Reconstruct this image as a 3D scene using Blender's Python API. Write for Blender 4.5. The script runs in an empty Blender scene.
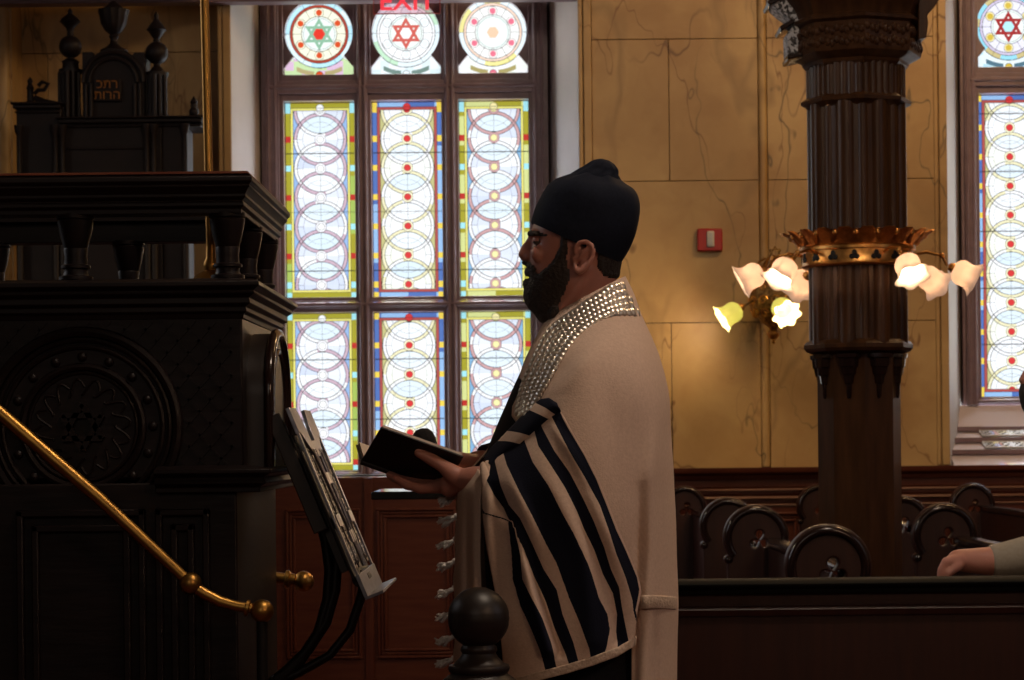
import bpy, bmesh, math, random
import numpy as np
from mathutils import Vector, Matrix

random.seed(7)
rng = np.random.default_rng(7)
S = bpy.context.scene
COL = S.collection
PI = math.pi

# ------------------------------------------------------------------ camera
F = 2300.0                 # focal length in pixels of the 1024 wide frame
VX, VY = 532.0, 445.0      # vanishing point of the lines that run away from us
EYE = 1.35
ROLL = math.radians(0.6)
cr, sr = math.cos(ROLL), math.sin(ROLL)


def P(px, py, Y):
    """the real point that stands at depth Y behind pixel (px, py)"""
    u, v = px - VX, py - VY
    return np.array(((u * cr - v * sr) * Y / F, Y, EYE - (u * sr + v * cr) * Y / F))


def PX(px, py, Y):
    return float(P(px, py, Y)[0])


def PZ(px, py, Y):
    return float(P(px, py, Y)[2])


cam = bpy.data.cameras.new('camera')
cam.sensor_width = 36.0
cam.lens = 36.0 * F / 1024.0
cam.shift_x = (512 - VX) / 1024.0
cam.shift_y = (VY - 340) / 1024.0
cam.clip_start = 0.05
cam.dof.use_dof = True
cam.dof.focus_distance = 4.3
cam.dof.aperture_fstop = 16.0
co = bpy.data.objects.new('camera', cam)
co.matrix_world = Matrix.Translation((0, 0, EYE)) @ Matrix.Rotation(PI / 2, 4, 'X') @ Matrix.Rotation(-ROLL, 4, 'Z')
COL.objects.link(co)
S.camera = co

# ------------------------------------------------------------------ materials
MATS = {}


def mat(name, base, rough=0.5, metal=0.0, base2=None, nscale=8.0, stretch=(1, 1, 1), bump=0.0, bscale=40.0,
        coat=0.0, emit=None, estr=0.0, spec=0.5, sss=0.0, sheen=0.0, lo=0.35, hi=0.65, transl=0.0):
    m = bpy.data.materials.new(name)
    m.use_nodes = True
    nt = m.node_tree
    b = nt.nodes['Principled BSDF']
    L = nt.links
    b.inputs['Base Color'].default_value = (*base, 1)
    b.inputs['Roughness'].default_value = rough
    b.inputs['Metallic'].default_value = metal
    b.inputs['Coat Weight'].default_value = coat
    b.inputs['Coat Roughness'].default_value = 0.12
    b.inputs['Specular IOR Level'].default_value = spec
    b.inputs['Sheen Weight'].default_value = sheen
    if sss:
        b.inputs['Subsurface Weight'].default_value = sss
        b.inputs['Subsurface Radius'].default_value = (0.01, 0.004, 0.002)
        b.inputs['Subsurface Scale'].default_value = 0.6
    if emit:
        b.inputs['Emission Color'].default_value = (*emit, 1)
        b.inputs['Emission Strength'].default_value = estr
    if base2 or bump:
        tc = nt.nodes.new('ShaderNodeTexCoord')
        mp = nt.nodes.new('ShaderNodeMapping')
        mp.inputs['Scale'].default_value = stretch
        L.new(tc.outputs['Object'], mp.inputs['Vector'])
    if base2:
        n = nt.nodes.new('ShaderNodeTexNoise')
        n.inputs['Scale'].default_value = nscale
        n.inputs['Detail'].default_value = 5
        L.new(mp.outputs[0], n.inputs['Vector'])
        r = nt.nodes.new('ShaderNodeValToRGB')
        r.color_ramp.elements[0].color = (*base, 1)
        r.color_ramp.elements[0].position = lo
        r.color_ramp.elements[1].color = (*base2, 1)
        r.color_ramp.elements[1].position = hi
        L.new(n.outputs['Fac'], r.inputs['Fac'])
        L.new(r.outputs['Color'], b.inputs['Base Color'])
    if bump:
        n2 = nt.nodes.new('ShaderNodeTexNoise')
        n2.inputs['Scale'].default_value = bscale
        n2.inputs['Detail'].default_value = 4
        L.new(mp.outputs[0], n2.inputs['Vector'])
        bp = nt.nodes.new('ShaderNodeBump')
        bp.inputs['Strength'].default_value = bump
        bp.inputs['Distance'].default_value = 0.01
        L.new(n2.outputs['Fac'], bp.inputs['Height'])
        L.new(bp.outputs[0], b.inputs['Normal'])
    if transl:
        tr = nt.nodes.new('ShaderNodeBsdfTranslucent')
        tr.inputs['Color'].default_value = (*base, 1)
        mx = nt.nodes.new('ShaderNodeMixShader')
        mx.inputs[0].default_value = transl
        L.new(b.outputs[0], mx.inputs[1])
        L.new(tr.outputs[0], mx.inputs[2])
        L.new(mx.outputs[0], nt.nodes['Material Output'].inputs['Surface'])
    MATS[name] = m
    return m


M = MATS
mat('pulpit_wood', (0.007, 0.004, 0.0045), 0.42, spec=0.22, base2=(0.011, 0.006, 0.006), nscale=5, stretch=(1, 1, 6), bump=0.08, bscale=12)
mat('red_wood', (0.085, 0.019, 0.010), 0.42, spec=0.3, base2=(0.125, 0.034, 0.016), nscale=5, stretch=(8, 8, 0.8), bump=0.05, bscale=10)
mat('red_wood_flat', (0.085, 0.019, 0.010), 0.42, spec=0.3, base2=(0.115, 0.032, 0.015), nscale=5, stretch=(0.8, 8, 8), bump=0.04, bscale=10)
mat('pew_wood', (0.024, 0.0065, 0.005), 0.42, base2=(0.038, 0.011, 0.007), nscale=5, stretch=(8, 8, 0.8), spec=0.4)
mat('rim_wood', (0.016, 0.007, 0.006), 0.16)
mat('column_wood', (0.040, 0.016, 0.006), 0.33, spec=0.3, base2=(0.070, 0.029, 0.011), nscale=6, stretch=(5, 5, 0.7), bump=0.05, bscale=14)
mat('frame_wood', (0.20, 0.135, 0.155), 0.42, base2=(0.24, 0.165, 0.185), nscale=6, stretch=(3, 3, 3))
mat('rail_wood', (0.005, 0.006, 0.006), 0.7, spec=0.12, base2=(0.009, 0.009, 0.008), nscale=4)
mat('chair_wood', (0.010, 0.006, 0.006), 0.5, spec=0.25, base2=(0.016, 0.010, 0.009), nscale=6)
mat('newel_wood', (0.012, 0.008, 0.007), 0.42, base2=(0.022, 0.013, 0.010), nscale=6)
mat('dark_metal', (0.02, 0.018, 0.018), 0.4, metal=0.6)
mat('brass', (0.48, 0.26, 0.06), 0.38, metal=1.0, base2=(0.36, 0.185, 0.05), nscale=30, lo=0.3, hi=0.7)
mat('lamp_brass', (0.78, 0.40, 0.12), 0.34, metal=1.0, base2=(0.50, 0.23, 0.06), nscale=40, lo=0.35, hi=0.65)
mat('dull_brass', (0.40, 0.24, 0.08), 0.34, metal=1.0, base2=(0.16, 0.09, 0.04), nscale=60, bump=0.7, bscale=90)
mat('silver', (0.36, 0.37, 0.43), 0.34, metal=1.0, base2=(0.24, 0.245, 0.29), nscale=60)
mat('scale_silver', (0.86, 0.78, 0.68), 0.3, metal=0.88)
mat('lit_carving', (0.02, 0.016, 0.016), 0.4, base2=(0.50, 0.50, 0.53), nscale=75, bump=0.8, bscale=75, lo=0.46, hi=0.52)  # carved wood; the window light on its relief is painted in pale grey
mat('plaster', (0.56, 0.52, 0.48), 0.7, base2=(0.63, 0.59, 0.54), nscale=3)
mat('wall_paint', (0.10, 0.075, 0.05), 0.8)
mat('floor_carpet', (0.05, 0.012, 0.012), 0.9, base2=(0.07, 0.02, 0.02), nscale=60)
mat('sill_stone', (0.60, 0.53, 0.57), 0.5)
mat('skin', (0.50, 0.215, 0.165), 0.48, base2=(0.56, 0.255, 0.195), nscale=14, sss=0.12, bump=0.05, bscale=120)
mat('hair', (0.016, 0.012, 0.011), 0.75, base2=(0.028, 0.021, 0.018), nscale=90, bump=0.5, bscale=160)
mat('beard_hair', (0.020, 0.014, 0.012), 0.75, base2=(0.036, 0.024, 0.019), nscale=90, bump=0.5, bscale=170)
mat('black_cloth', (0.008, 0.008, 0.011), 0.85, base2=(0.012, 0.012, 0.016), nscale=200, spec=0.2)
mat('hat_cloth', (0.005, 0.008, 0.018), 0.85, base2=(0.008, 0.011, 0.024), nscale=150, spec=0.2, bump=0.25, bscale=14)
mat('wool', (0.68, 0.50, 0.395), 0.9, base2=(0.74, 0.555, 0.445), nscale=160, bump=0.15, bscale=300, spec=0.2)
mat('wool_band', (0.56, 0.42, 0.32), 0.85, base2=(0.68, 0.53, 0.42), nscale=150, bump=0.35, bscale=160, spec=0.2)
mat('tassel_wool', (0.84, 0.79, 0.74), 0.85)
mat('dark_silver', (0.22, 0.22, 0.25), 0.32, metal=1.0)
mat('shirt', (0.34, 0.30, 0.24), 0.85, base2=(0.38, 0.34, 0.28), nscale=120)
mat('book_cover', (0.010, 0.009, 0.012), 0.5, bump=0.2, bscale=200)
mat('paper', (0.60, 0.50, 0.42), 0.8)
mat('eye_white', (0.12, 0.10, 0.09), 0.4)
mat('eye_dark', (0.02, 0.012, 0.01), 0.2)
mat('foam', (0.012, 0.010, 0.010), 0.95, bump=0.5, bscale=300)
mat('alarm_red', (0.42, 0.02, 0.015), 0.4)
mat('strobe_lens', (0.75, 0.72, 0.66), 0.15)
mat('shade_glass', (0.92, 0.82, 0.76), 0.35, transl=0.55, emit=(1.0, 0.66, 0.47), estr=0.22)
mat('green_glass', (0.80, 0.84, 0.50), 0.3, transl=0.55, emit=(0.9, 0.84, 0.20), estr=0.22)
mat('bulb', (1, 1, 1), 0.5, emit=(1.0, 0.80, 0.55), estr=1.6)
mat('exit_red', (0.6, 0.02, 0.03), 0.4, emit=(1.0, 0.05, 0.08), estr=0.8)
mat('dark_stone', (0.012, 0.012, 0.012), 0.12, spec=0.6)
mat('ochre_letters', (0.35, 0.14, 0.03), 0.4, metal=0.6)
mat('grille_metal', (0.55, 0.57, 0.60), 0.5)
mat('lead', (0.02, 0.02, 0.02), 0.6)


def marble_mat():
    m = bpy.data.materials.new('ochre_marble')
    m.use_nodes = True
    nt = m.node_tree
    N, L = nt.nodes, nt.links
    b = N['Principled BSDF']
    b.inputs['Roughness'].default_value = 0.42
    tc = N.new('ShaderNodeTexCoord')
    warp = N.new('ShaderNodeTexNoise')
    warp.inputs['Scale'].default_value = 2.2
    warp.inputs['Detail'].default_value = 6
    L.new(tc.outputs['Object'], warp.inputs['Vector'])
    add = N.new('ShaderNodeVectorMath')
    add.operation = 'MULTIPLY_ADD'
    add.inputs[1].default_value = (0.75, 0.75, 0.75)
    L.new(warp.outputs['Color'], add.inputs[0])
    L.new(tc.outputs['Object'], add.inputs[2])
    col = N.new('ShaderNodeTexNoise')
    col.inputs['Scale'].default_value = 1.6
    col.inputs['Detail'].default_value = 5
    L.new(add.outputs[0], col.inputs['Vector'])
    r = N.new('ShaderNodeValToRGB')
    r.color_ramp.elements[0].color = (0.40, 0.235, 0.085, 1)
    r.color_ramp.elements[0].position = 0.35
    r.color_ramp.elements[1].color = (0.57, 0.385, 0.165, 1)
    r.color_ramp.elements[1].position = 0.65
    L.new(col.outputs['Fac'], r.inputs['Fac'])
    last = r.outputs['Color']
    for sc, width, colr, st, rot, off in ((1.3, 0.006, (0.17, 0.085, 0.03, 1), 0.9, 0.7, 0.0), (2.0, 0.005, (0.20, 0.09, 0.03, 1), 0.8, 0.9, 7.0), (1.1, 0.020, (0.26, 0.16, 0.06, 1), 0.5, 0.6, 13.0), (1.7, 0.005, (0.11, 0.08, 0.035, 1), 0.85, 0.75, 21.0)):
        mp = N.new('ShaderNodeMapping')
        mp.inputs['Location'].default_value = (off, off * 0.7, off * 0.3)
        mp.inputs['Rotation'].default_value = (0, rot, 0)
        mp.inputs['Scale'].default_value = (1.0, 1.0, 0.42)
        L.new(tc.outputs['Object'], mp.inputs['Vector'])
        v = N.new('ShaderNodeTexNoise')
        v.inputs['Scale'].default_value = sc
        v.inputs['Detail'].default_value = 4
        v.inputs['Roughness'].default_value = 0.55
        v.inputs['Distortion'].default_value = 0.15
        L.new(mp.outputs[0], v.inputs['Vector'])
        m1 = N.new('ShaderNodeMath')
        m1.operation = 'SUBTRACT'
        m1.inputs[1].default_value = 0.5
        L.new(v.outputs['Fac'], m1.inputs[0])
        m2 = N.new('ShaderNodeMath')
        m2.operation = 'ABSOLUTE'
        L.new(m1.outputs[0], m2.inputs[0])
        vr = N.new('ShaderNodeMapRange')
        vr.inputs[1].default_value = 0.0
        vr.inputs[2].default_value = width
        vr.inputs[3].default_value = 1.0
        vr.inputs[4].default_value = 0.0
        L.new(m2.outputs[0], vr.inputs[0])
        gate = N.new('ShaderNodeTexNoise')
        gate.inputs['Scale'].default_value = 1.8
        L.new(mp.outputs[0], gate.inputs['Vector'])
        gr = N.new('ShaderNodeMapRange')
        gr.inputs[1].default_value = 0.42
        gr.inputs[2].default_value = 0.54
        gr.inputs[4].default_value = st
        L.new(gate.outputs['Fac'], gr.inputs[0])
        mu = N.new('ShaderNodeMath')
        mu.operation = 'MULTIPLY'
        L.new(vr.outputs[0], mu.inputs[0])
        L.new(gr.outputs[0], mu.inputs[1])
        mx = N.new('ShaderNodeMixRGB')
        mx.inputs[2].default_value = colr
        L.new(mu.outputs[0], mx.inputs[0])
        L.new(last, mx.inputs[1])
        last = mx.outputs[0]
    L.new(last, b.inputs['Base Color'])
    M['marble'] = m


marble_mat()


def glass_mat():
    """leaded glass: each piece tints what shines through; the lead between is opaque"""
    m = bpy.data.materials.new('stained_glass')
    m.use_nodes = True
    nt = m.node_tree
    N, L = nt.nodes, nt.links
    N.remove(N['Principled BSDF'])
    at = N.new('ShaderNodeVertexColor')
    at.layer_name = 'glass'
    tr = N.new('ShaderNodeBsdfTransparent')
    L.new(at.outputs['Color'], tr.inputs['Color'])
    gl = N.new('ShaderNodeBsdfGlossy')
    gl.inputs['Roughness'].default_value = 0.15
    gl.inputs['Color'].default_value = (0.5, 0.5, 0.5, 1)
    # rolled glass: part of the light is scattered
    tl = N.new('ShaderNodeBsdfTranslucent')
    L.new(at.outputs['Color'], tl.inputs['Color'])
    m0 = N.new('ShaderNodeMixShader')
    m0.inputs[0].default_value = 0.06
    L.new(tr.outputs[0], m0.inputs[1])
    L.new(tl.outputs[0], m0.inputs[2])
    mx = N.new('ShaderNodeMixShader')
    mx.inputs[0].default_value = 0.03
    L.new(m0.outputs[0], mx.inputs[1])
    L.new(gl.outputs[0], mx.inputs[2])
    L.new(mx.outputs[0], N['Material Output'].inputs['Surface'])
    M['glass'] = m
    a = bpy.data.materials.new('acrylic')
    a.use_nodes = True
    nt = a.node_tree
    N, L = nt.nodes, nt.links
    N.remove(N['Principled BSDF'])
    tr = N.new('ShaderNodeBsdfTransparent')
    tr.inputs['Color'].default_value = (0.86, 0.70, 0.74, 1)
    L.new(tr.outputs[0], N['Material Output'].inputs['Surface'])
    M['acrylic'] = a


glass_mat()


def stripe_mat():
    """wool woven with black bands: the band index runs along the first UV axis, the hem along the second"""
    m = M['wool'].copy()
    m.name = 'striped_wool'
    nt = m.node_tree
    N, L = nt.nodes, nt.links
    b = N['Principled BSDF']
    src = b.inputs['Base Color'].links[0].from_socket
    uv = N.new('ShaderNodeUVMap')
    sep = N.new('ShaderNodeSeparateXYZ')
    L.new(uv.outputs[0], sep.inputs[0])

    def mth(op, a, bb=None):
        n = N.new('ShaderNodeMath')
        n.operation = op
        for i, v in enumerate((a, bb)):
            if v is None:
                continue
            if isinstance(v, (int, float)):
                n.inputs[i].default_value = v
            else:
                L.new(v, n.inputs[i])
        return n.outputs[0]
    half = mth('FRACT', mth('MULTIPLY', sep.outputs[0], 0.5))
    dark = mth('LESS_THAN', half, 0.5)
    dark = mth('MULTIPLY', dark, mth('GREATER_THAN', sep.outputs[1], 0.0))
    mx = N.new('ShaderNodeMixRGB')
    L.new(dark, mx.inputs[0])
    L.new(src, mx.inputs[1])
    mx.inputs[2].default_value = (0.008, 0.010, 0.023, 1)
    L.new(mx.outputs[0], b.inputs['Base Color'])
    M['striped'] = m


stripe_mat()

# ------------------------------------------------------------------ mesh building
WL = {}   # world location of every thing and part


def wl(o):
    return WL.get(o.name, np.zeros(3)) if o else np.zeros(3)


def rot_between(d):
    d = np.array(d, float)
    d /= np.linalg.norm(d)
    a = np.array((0, 0, 1.0)) if abs(d[2]) < 0.9 else np.array((1.0, 0, 0))
    x = np.cross(a, d)
    x /= np.linalg.norm(x)
    y = np.cross(d, x)
    return x, y, d


class MB:
    def __init__(s):
        s.v, s.f = [], []

    def add(s, verts, faces):
        o = len(s.v)
        s.v.extend([tuple(map(float, p)) for p in verts])
        s.f.extend([tuple(i + o for i in f) for f in faces])
        return s

    def box(s, x0, x1, y0, y1, z0, z1):
        return s.add([(x0, y0, z0), (x1, y0, z0), (x1, y1, z0), (x0, y1, z0), (x0, y0, z1), (x1, y0, z1), (x1, y1, z1), (x0, y1, z1)],
                     [(0, 3, 2, 1), (4, 5, 6, 7), (0, 1, 5, 4), (1, 2, 6, 5), (2, 3, 7, 6), (3, 0, 4, 7)])

    def bar(s, a, b, w, h, up=(0, 0, 1)):
        a, b = np.array(a, float), np.array(b, float)
        d = b - a
        d /= np.linalg.norm(d)
        u = np.array(up, float)
        x = np.cross(d, u)
        x /= np.linalg.norm(x)
        y = np.cross(x, d)
        vs = []
        for p in (a, b):
            for sx, sy in ((-1, -1), (1, -1), (1, 1), (-1, 1)):
                vs.append(p + x * sx * w / 2 + y * sy * h / 2)
        return s.add(vs, [(0, 3, 2, 1), (4, 5, 6, 7), (0, 1, 5, 4), (1, 2, 6, 5), (2, 3, 7, 6), (3, 0, 4, 7)])

    def rings(s, rings, closed=False, caps=True):
        n = len(rings[0])
        vs = [p for r in rings for p in r]
        fs = []
        m = len(rings)
        for i in range(m if closed else m - 1):
            j = (i + 1) % m
            for k in range(n):
                l = (k + 1) % n
                fs.append((i * n + k, i * n + l, j * n + l, j * n + k))
        if caps and not closed:
            fs.append(tuple(range(n))[::-1])
            fs.append(tuple((m - 1) * n + k for k in range(n)))
        return s.add(vs, fs)

    def tube(s, pts, rad, n=10, closed=False, flat=1.0, round_ends=False):
        pts = [np.array(p, float) for p in pts]
        if not hasattr(rad, '__len__'):
            rad = [rad] * len(pts)
        rad = list(rad)
        if round_ends:
            a, b = pts[0] - pts[1], pts[-1] - pts[-2]
            a, b = a / np.linalg.norm(a), b / np.linalg.norm(b)
            ra, rb = rad[0], rad[-1]
            pts = [pts[0] + a * ra * c for c in (0.98, 0.8, 0.5)] + pts + [pts[-1] + b * rb * c for c in (0.5, 0.8, 0.98)]
            rad = [ra * c for c in (0.2, 0.6, 0.866)] + rad + [rb * c for c in (0.866, 0.6, 0.2)]
        out = []
        x = None
        m = len(pts)
        for i, p in enumerate(pts):
            if closed:
                d = pts[(i + 1) % m] - pts[i - 1]
            else:
                d = pts[min(i + 1, m - 1)] - pts[max(i - 1, 0)]
            d = d / (np.linalg.norm(d) + 1e-12)
            if x is None:
                x, _, _ = rot_between(d)
            x = x - d * np.dot(x, d)
            x /= np.linalg.norm(x)
            y = np.cross(d, x)
            out.append([p + rad[i] * (math.cos(2 * PI * k / n) * x + flat * math.sin(2 * PI * k / n) * y) for k in range(n)])
        return s.rings(out, closed=closed)

    def lathe(s, prof, c, n=32, axis=(0, 0, 1), lobes=0, amp=0.0, caps=True):
        """prof: (radius, height along the axis)"""
        x, y, d = rot_between(axis) if tuple(axis) != (0, 0, 1) else (np.array((1.0, 0, 0)), np.array((0, 1.0, 0)), np.array((0, 0, 1.0)))
        c = np.array(c, float)
        out = []
        for pr in prof:
            r, h = pr[0], pr[1]
            a = pr[2] if len(pr) > 2 else amp
            out.append([c + d * h + r * (1 + a * math.cos(lobes * 2 * PI * k / n)) * (math.cos(2 * PI * k / n) * x + math.sin(2 * PI * k / n) * y) for k in range(n)])
        return s.rings(out, caps=caps)

    def sphere(s, c, r, n=16, sc=(1, 1, 1)):
        c = np.array(c, float)
        out = []
        m = max(6, n // 2)
        for i in range(m + 1):
            t = PI * (0.02 + 0.96 * i / m)
            out.append([c + np.array((r * sc[0] * math.sin(t) * math.cos(2 * PI * k / n), r * sc[1] * math.sin(t) * math.sin(2 * PI * k / n), -r * sc[2] * math.cos(t))) for k in range(n)])
        return s.rings(out)

    def prism(s, poly, y0, y1):
        """a polygon of (x, z) points given thickness from y0 to y1"""
        n = len(poly)
        vs = [(x, y0, z) for x, z in poly] + [(x, y1, z) for x, z in poly]
        fs = [tuple(range(n)), tuple(range(2 * n - 1, n - 1, -1))]
        fs += [(i, n + i, n + (i + 1) % n, (i + 1) % n) for i in range(n)]
        return s.add(vs, fs)

    def sweep(s, prof, path, up_closed=True):
        """a closed (out, z) moulding profile swept along (x, y) corner points; outward is to the right of travel"""
        path = [np.array(p, float) for p in path]
        m = len(path)
        out = []
        for i, p in enumerate(path):
            ns = []
            if i > 0:
                d = path[i] - path[i - 1]
                d /= np.linalg.norm(d)
                ns.append(np.array((d[1], -d[0])))
            if i < m - 1:
                d = path[i + 1] - path[i]
                d /= np.linalg.norm(d)
                ns.append(np.array((d[1], -d[0])))
            if len(ns) == 2:
                b = ns[0] + ns[1]
                b = b / np.dot(b, ns[0])
            else:
                b = ns[0]
            out.append([(p[0] + b[0] * o, p[1] + b[1] * o, z) for o, z in prof])
        return s.rings(out)

    def build(s, name, m, parent=None, smooth=40, bevel=0.0, segs=2, recalc=True, link=True):
        me = bpy.data.meshes.new(name)
        off = wl(parent)
        v = np.array(s.v, float) - off
        me.from_pydata(v.tolist(), [], s.f)
        if recalc:
            bm = bmesh.new()
            bm.from_mesh(me)
            bmesh.ops.recalc_face_normals(bm, faces=bm.faces)
            bm.to_mesh(me)
            bm.free()
        me.materials.append(m if not isinstance(m, str) else M[m])
        if smooth:
            me.shade_smooth()
            me.set_sharp_from_angle(angle=math.radians(smooth))
        o = bpy.data.objects.new(name, me)
        if link:
            COL.objects.link(o)
        if parent:
            o.parent = parent
            WL[o.name] = wl(parent)
        else:
            WL[o.name] = np.zeros(3)
        if bevel:
            md = o.modifiers.new('edges', 'BEVEL')
            md.width = bevel
            md.segments = segs
            md.limit_method = 'ANGLE'
            md.angle_limit = math.radians(40)
        return o


def thing(name, label, cat, loc, group=None, kind=None):
    o = bpy.data.objects.new(name, None)
    o.empty_display_size = 0.1
    COL.objects.link(o)
    o.location = tuple(map(float, loc))
    WL[o.name] = np.array(loc, float)
    return tag(o, label, cat, group, kind)


def tag(o, label=None, cat=None, group=None, kind=None):
    if label:
        o['label'] = label
    if cat:
        o['category'] = cat
    if group:
        o['group'] = group
    if kind:
        o['kind'] = kind
    return o


def struct(o, label=None):
    o['kind'] = 'structure'
    if label:
        o['label'] = label
    return o


def dup(root, loc, label, group=None):
    r = root.copy()
    COL.objects.link(r)
    r.location = tuple(map(float, loc))
    WL[r.name] = np.array(loc, float)
    r['label'] = label
    if group:
        r['group'] = group
    for ch in list(root.children):
        c = ch.copy()
        COL.objects.link(c)
        c.parent = r
        for g in list(ch.children):
            d = g.copy()
            COL.objects.link(d)
            d.parent = c
    return r


def plate(splines, thick, bevel=0.0, bres=2):
    """flat plate with holes from closed loops of (x, z) points -> MB standing in the xz plane, centred on y = 0"""
    cu = bpy.data.curves.new('loops', 'CURVE')
    cu.dimensions = '2D'
    cu.fill_mode = 'BOTH'
    cu.extrude = thick / 2 - bevel
    cu.bevel_depth = bevel
    cu.bevel_resolution = bres
    for pts in splines:
        sp = cu.splines.new('POLY')
        sp.points.add(len(pts) - 1)
        for i, (x, z) in enumerate(pts):
            sp.points[i].co = (x, z, 0, 1)
        sp.use_cyclic_u = True
    return curve_mb(cu)


def curve_mb(cu):
    o = bpy.data.objects.new('loops', cu)
    COL.objects.link(o)
    dg = bpy.context.evaluated_depsgraph_get()
    me = bpy.data.meshes.new_from_object(o.evaluated_get(dg))
    b = MB()
    b.add([(v.co.x, -v.co.z, v.co.y) for v in me.vertices], [tuple(p.vertices) for p in me.polygons])
    bpy.data.objects.remove(o)
    bpy.data.curves.remove(cu)
    bpy.data.meshes.remove(me)
    return b


def text_mb(txt, size, thick, bold=0.0):
    cu = bpy.data.curves.new('letters', 'FONT')
    cu.body = txt
    cu.size = size
    cu.align_x = 'CENTER'
    cu.extrude = thick / 2
    cu.offset = bold
    return curve_mb(cu)


def move(mb, dx, dy, dz, s=1.0, sx=1.0):
    mb.v = [(x * s * sx + dx, y * s + dy, z * s + dz) for x, y, z in mb.v]
    return mb


def circ(cx, cz, r, n=32, a0=0.0, a1=2 * PI, end=False):
    return [(cx + r * math.cos(a0 + (a1 - a0) * k / n), cz + r * math.sin(a0 + (a1 - a0) * k / n)) for k in range(n + (1 if end else 0))]


def fuse(mb, name, m, parent, voxel=0.0035, smooth_it=4, edit=None):
    """merge overlapping closed shapes into one continuous skin"""
    tmp = mb.build('fuse', m, smooth=0)
    md = tmp.modifiers.new('skin', 'REMESH')
    md.mode = 'VOXEL'
    md.voxel_size = voxel
    if smooth_it:
        sm = tmp.modifiers.new('soft', 'SMOOTH')
        sm.factor = 0.5
        sm.iterations = smooth_it
    dg = bpy.context.evaluated_depsgraph_get()
    me = bpy.data.meshes.new_from_object(tmp.evaluated_get(dg))
    old = tmp.data
    bpy.data.objects.remove(tmp)
    bpy.data.meshes.remove(old)
    n = len(me.vertices)
    co = np.empty(n * 3)
    me.vertices.foreach_get('co', co)
    co = co.reshape(n, 3)
    no = np.empty(n * 3)
    me.vertex_normals.foreach_get('vector', no)
    no = no.reshape(n, 3)
    if edit:
        co = edit(co, no)
    raw = co.copy()
    me.vertices.foreach_set('co', (co - wl(parent)).ravel())
    me.materials.clear()
    me.materials.append(M[m])
    me.shade_smooth()
    me.name = name
    o = bpy.data.objects.new(name, me)
    COL.objects.link(o)
    if parent:
        o.parent = parent
    WL[o.name] = wl(parent)
    return o, raw, no


def pl(x, xs, ys):
    return float(np.interp(x, xs, ys))


def crow(rows, n):
    """Catmull-Rom through rows of equal-length tuples -> n rows"""
    a = np.array(rows, float)
    m = len(a)
    out = []
    for i in range(n):
        t = i * (m - 1) / (n - 1)
        k = min(int(t), m - 2)
        f = t - k
        p0, p1, p2, p3 = a[max(k - 1, 0)], a[k], a[k + 1], a[min(k + 2, m - 1)]
        out.append(0.5 * ((2 * p1) + (-p0 + p2) * f + (2 * p0 - 5 * p1 + 4 * p2 - p3) * f * f + (-p0 + 3 * p1 - 3 * p2 + p3) * f ** 3))
    return np.array(out)


def loft(rows, Yc, n=40, nr=48, e=2.0, mb=None):
    """rows: (front x, front y, back x, back y, half depth near, half depth far) in the side view of a body standing at depth Yc"""
    mb = mb or MB()
    R = crow(rows, n)
    rings = []
    for r in R:
        ring = []
        for k in range(nr):
            a = 2 * PI * k / nr
            c, s = math.cos(a), math.sin(a)
            q = 0.5 * (1 - math.copysign(abs(c) ** (2 / e), c))
            d = math.copysign(abs(s) ** (2 / e), s)
            x = r[0] + (r[2] - r[0]) * q
            y = r[1] + (r[3] - r[1]) * q
            Y = Yc - d * (r[4] if d > 0 else r[5])
            w = P(x, y, min(Y, Yc))
            ring.append((w[0], Y, w[2]))
        rings.append(ring)
    return mb.rings(rings)

# ------------------------------------------------------------------ the room
YW, YG = 12.0, 12.5          # wall face, window plane
XA0, XA1 = PX(233, 250, YW), PX(580, 250, YW)      # opening of the window behind the reader
XB0 = PX(948, 250, YW)
XB1 = XB0 + (XA1 - XA0)
ZTOP = 4.05
ZSILL = PZ(560, 469, YW)
ZA_SILL = PZ(400, 471, YW)
RX0, RX1, RY0, RZ1 = -6.0, 7.0, -4.0, 6.5

b = MB().box(RX0, RX1, RY0, YW + 0.6, -0.1, 0.0)
struct(b.build('floor', 'floor_carpet'))
b = MB().box(RX0, RX1, RY0, YW + 0.6, RZ1, RZ1 + 0.1)
struct(b.build('ceiling', 'wall_paint'))
struct(MB().box(RX0 - 0.1, RX0, RY0, YW + 0.6, 0, RZ1).build('wall_left', 'wall_paint'))
struct(MB().box(RX1, RX1 + 0.1, RY0, YW + 0.6, 0, RZ1).build('wall_right', 'wall_paint'))
struct(MB().box(RX0, RX1, RY0 - 0.1, RY0, 0, RZ1).build('wall_front', 'wall_paint'))

# back wall: painted marble blocks with thin joints on a dark core
core = MB()
NX0, NX1 = PX(12, 150, YW), PX(222, 150, YW)
for x0, x1, z0, z1 in ((RX0, NX0 - 0.0, 0, RZ1), (NX1, XA0 - 0.01, 0, RZ1), (XA1 + 0.01, XB0 - 0.01, 0, RZ1), (XB1 + 0.01, RX1, 0, RZ1), (XA0 - 0.01, XA1 + 0.01, ZTOP, RZ1),
                       (XB0 - 0.01, XB1 + 0.01, ZTOP, RZ1), (XA0 - 0.01, XA1 + 0.01, 0, ZSILL - 0.02), (XB0 - 0.01, XB1 + 0.01, 0, ZSILL - 0.02)):
    core.box(x0, x1, YW + 0.02, YW + 0.28, z0, z1)
core.box(NX0 - 0.1, NX1 + 0.1, YW + 0.27, YW + 0.4, 0, RZ1)
wall = struct(core.build('wall_back', 'lead', smooth=0))
zj = [ZSILL - 0.02, PZ(670, 323, YW), PZ(670, 181, YW), PZ(670, 39, YW), PZ(670, -100, YW), 5.2, RZ1]
blocks = MB()
xs0, xs1 = PX(759, 200, YW), PX(768, 200, YW)
xm = PX(669, 110, YW)
xt = PX(936, 200, YW)
g = 0.0016


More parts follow.
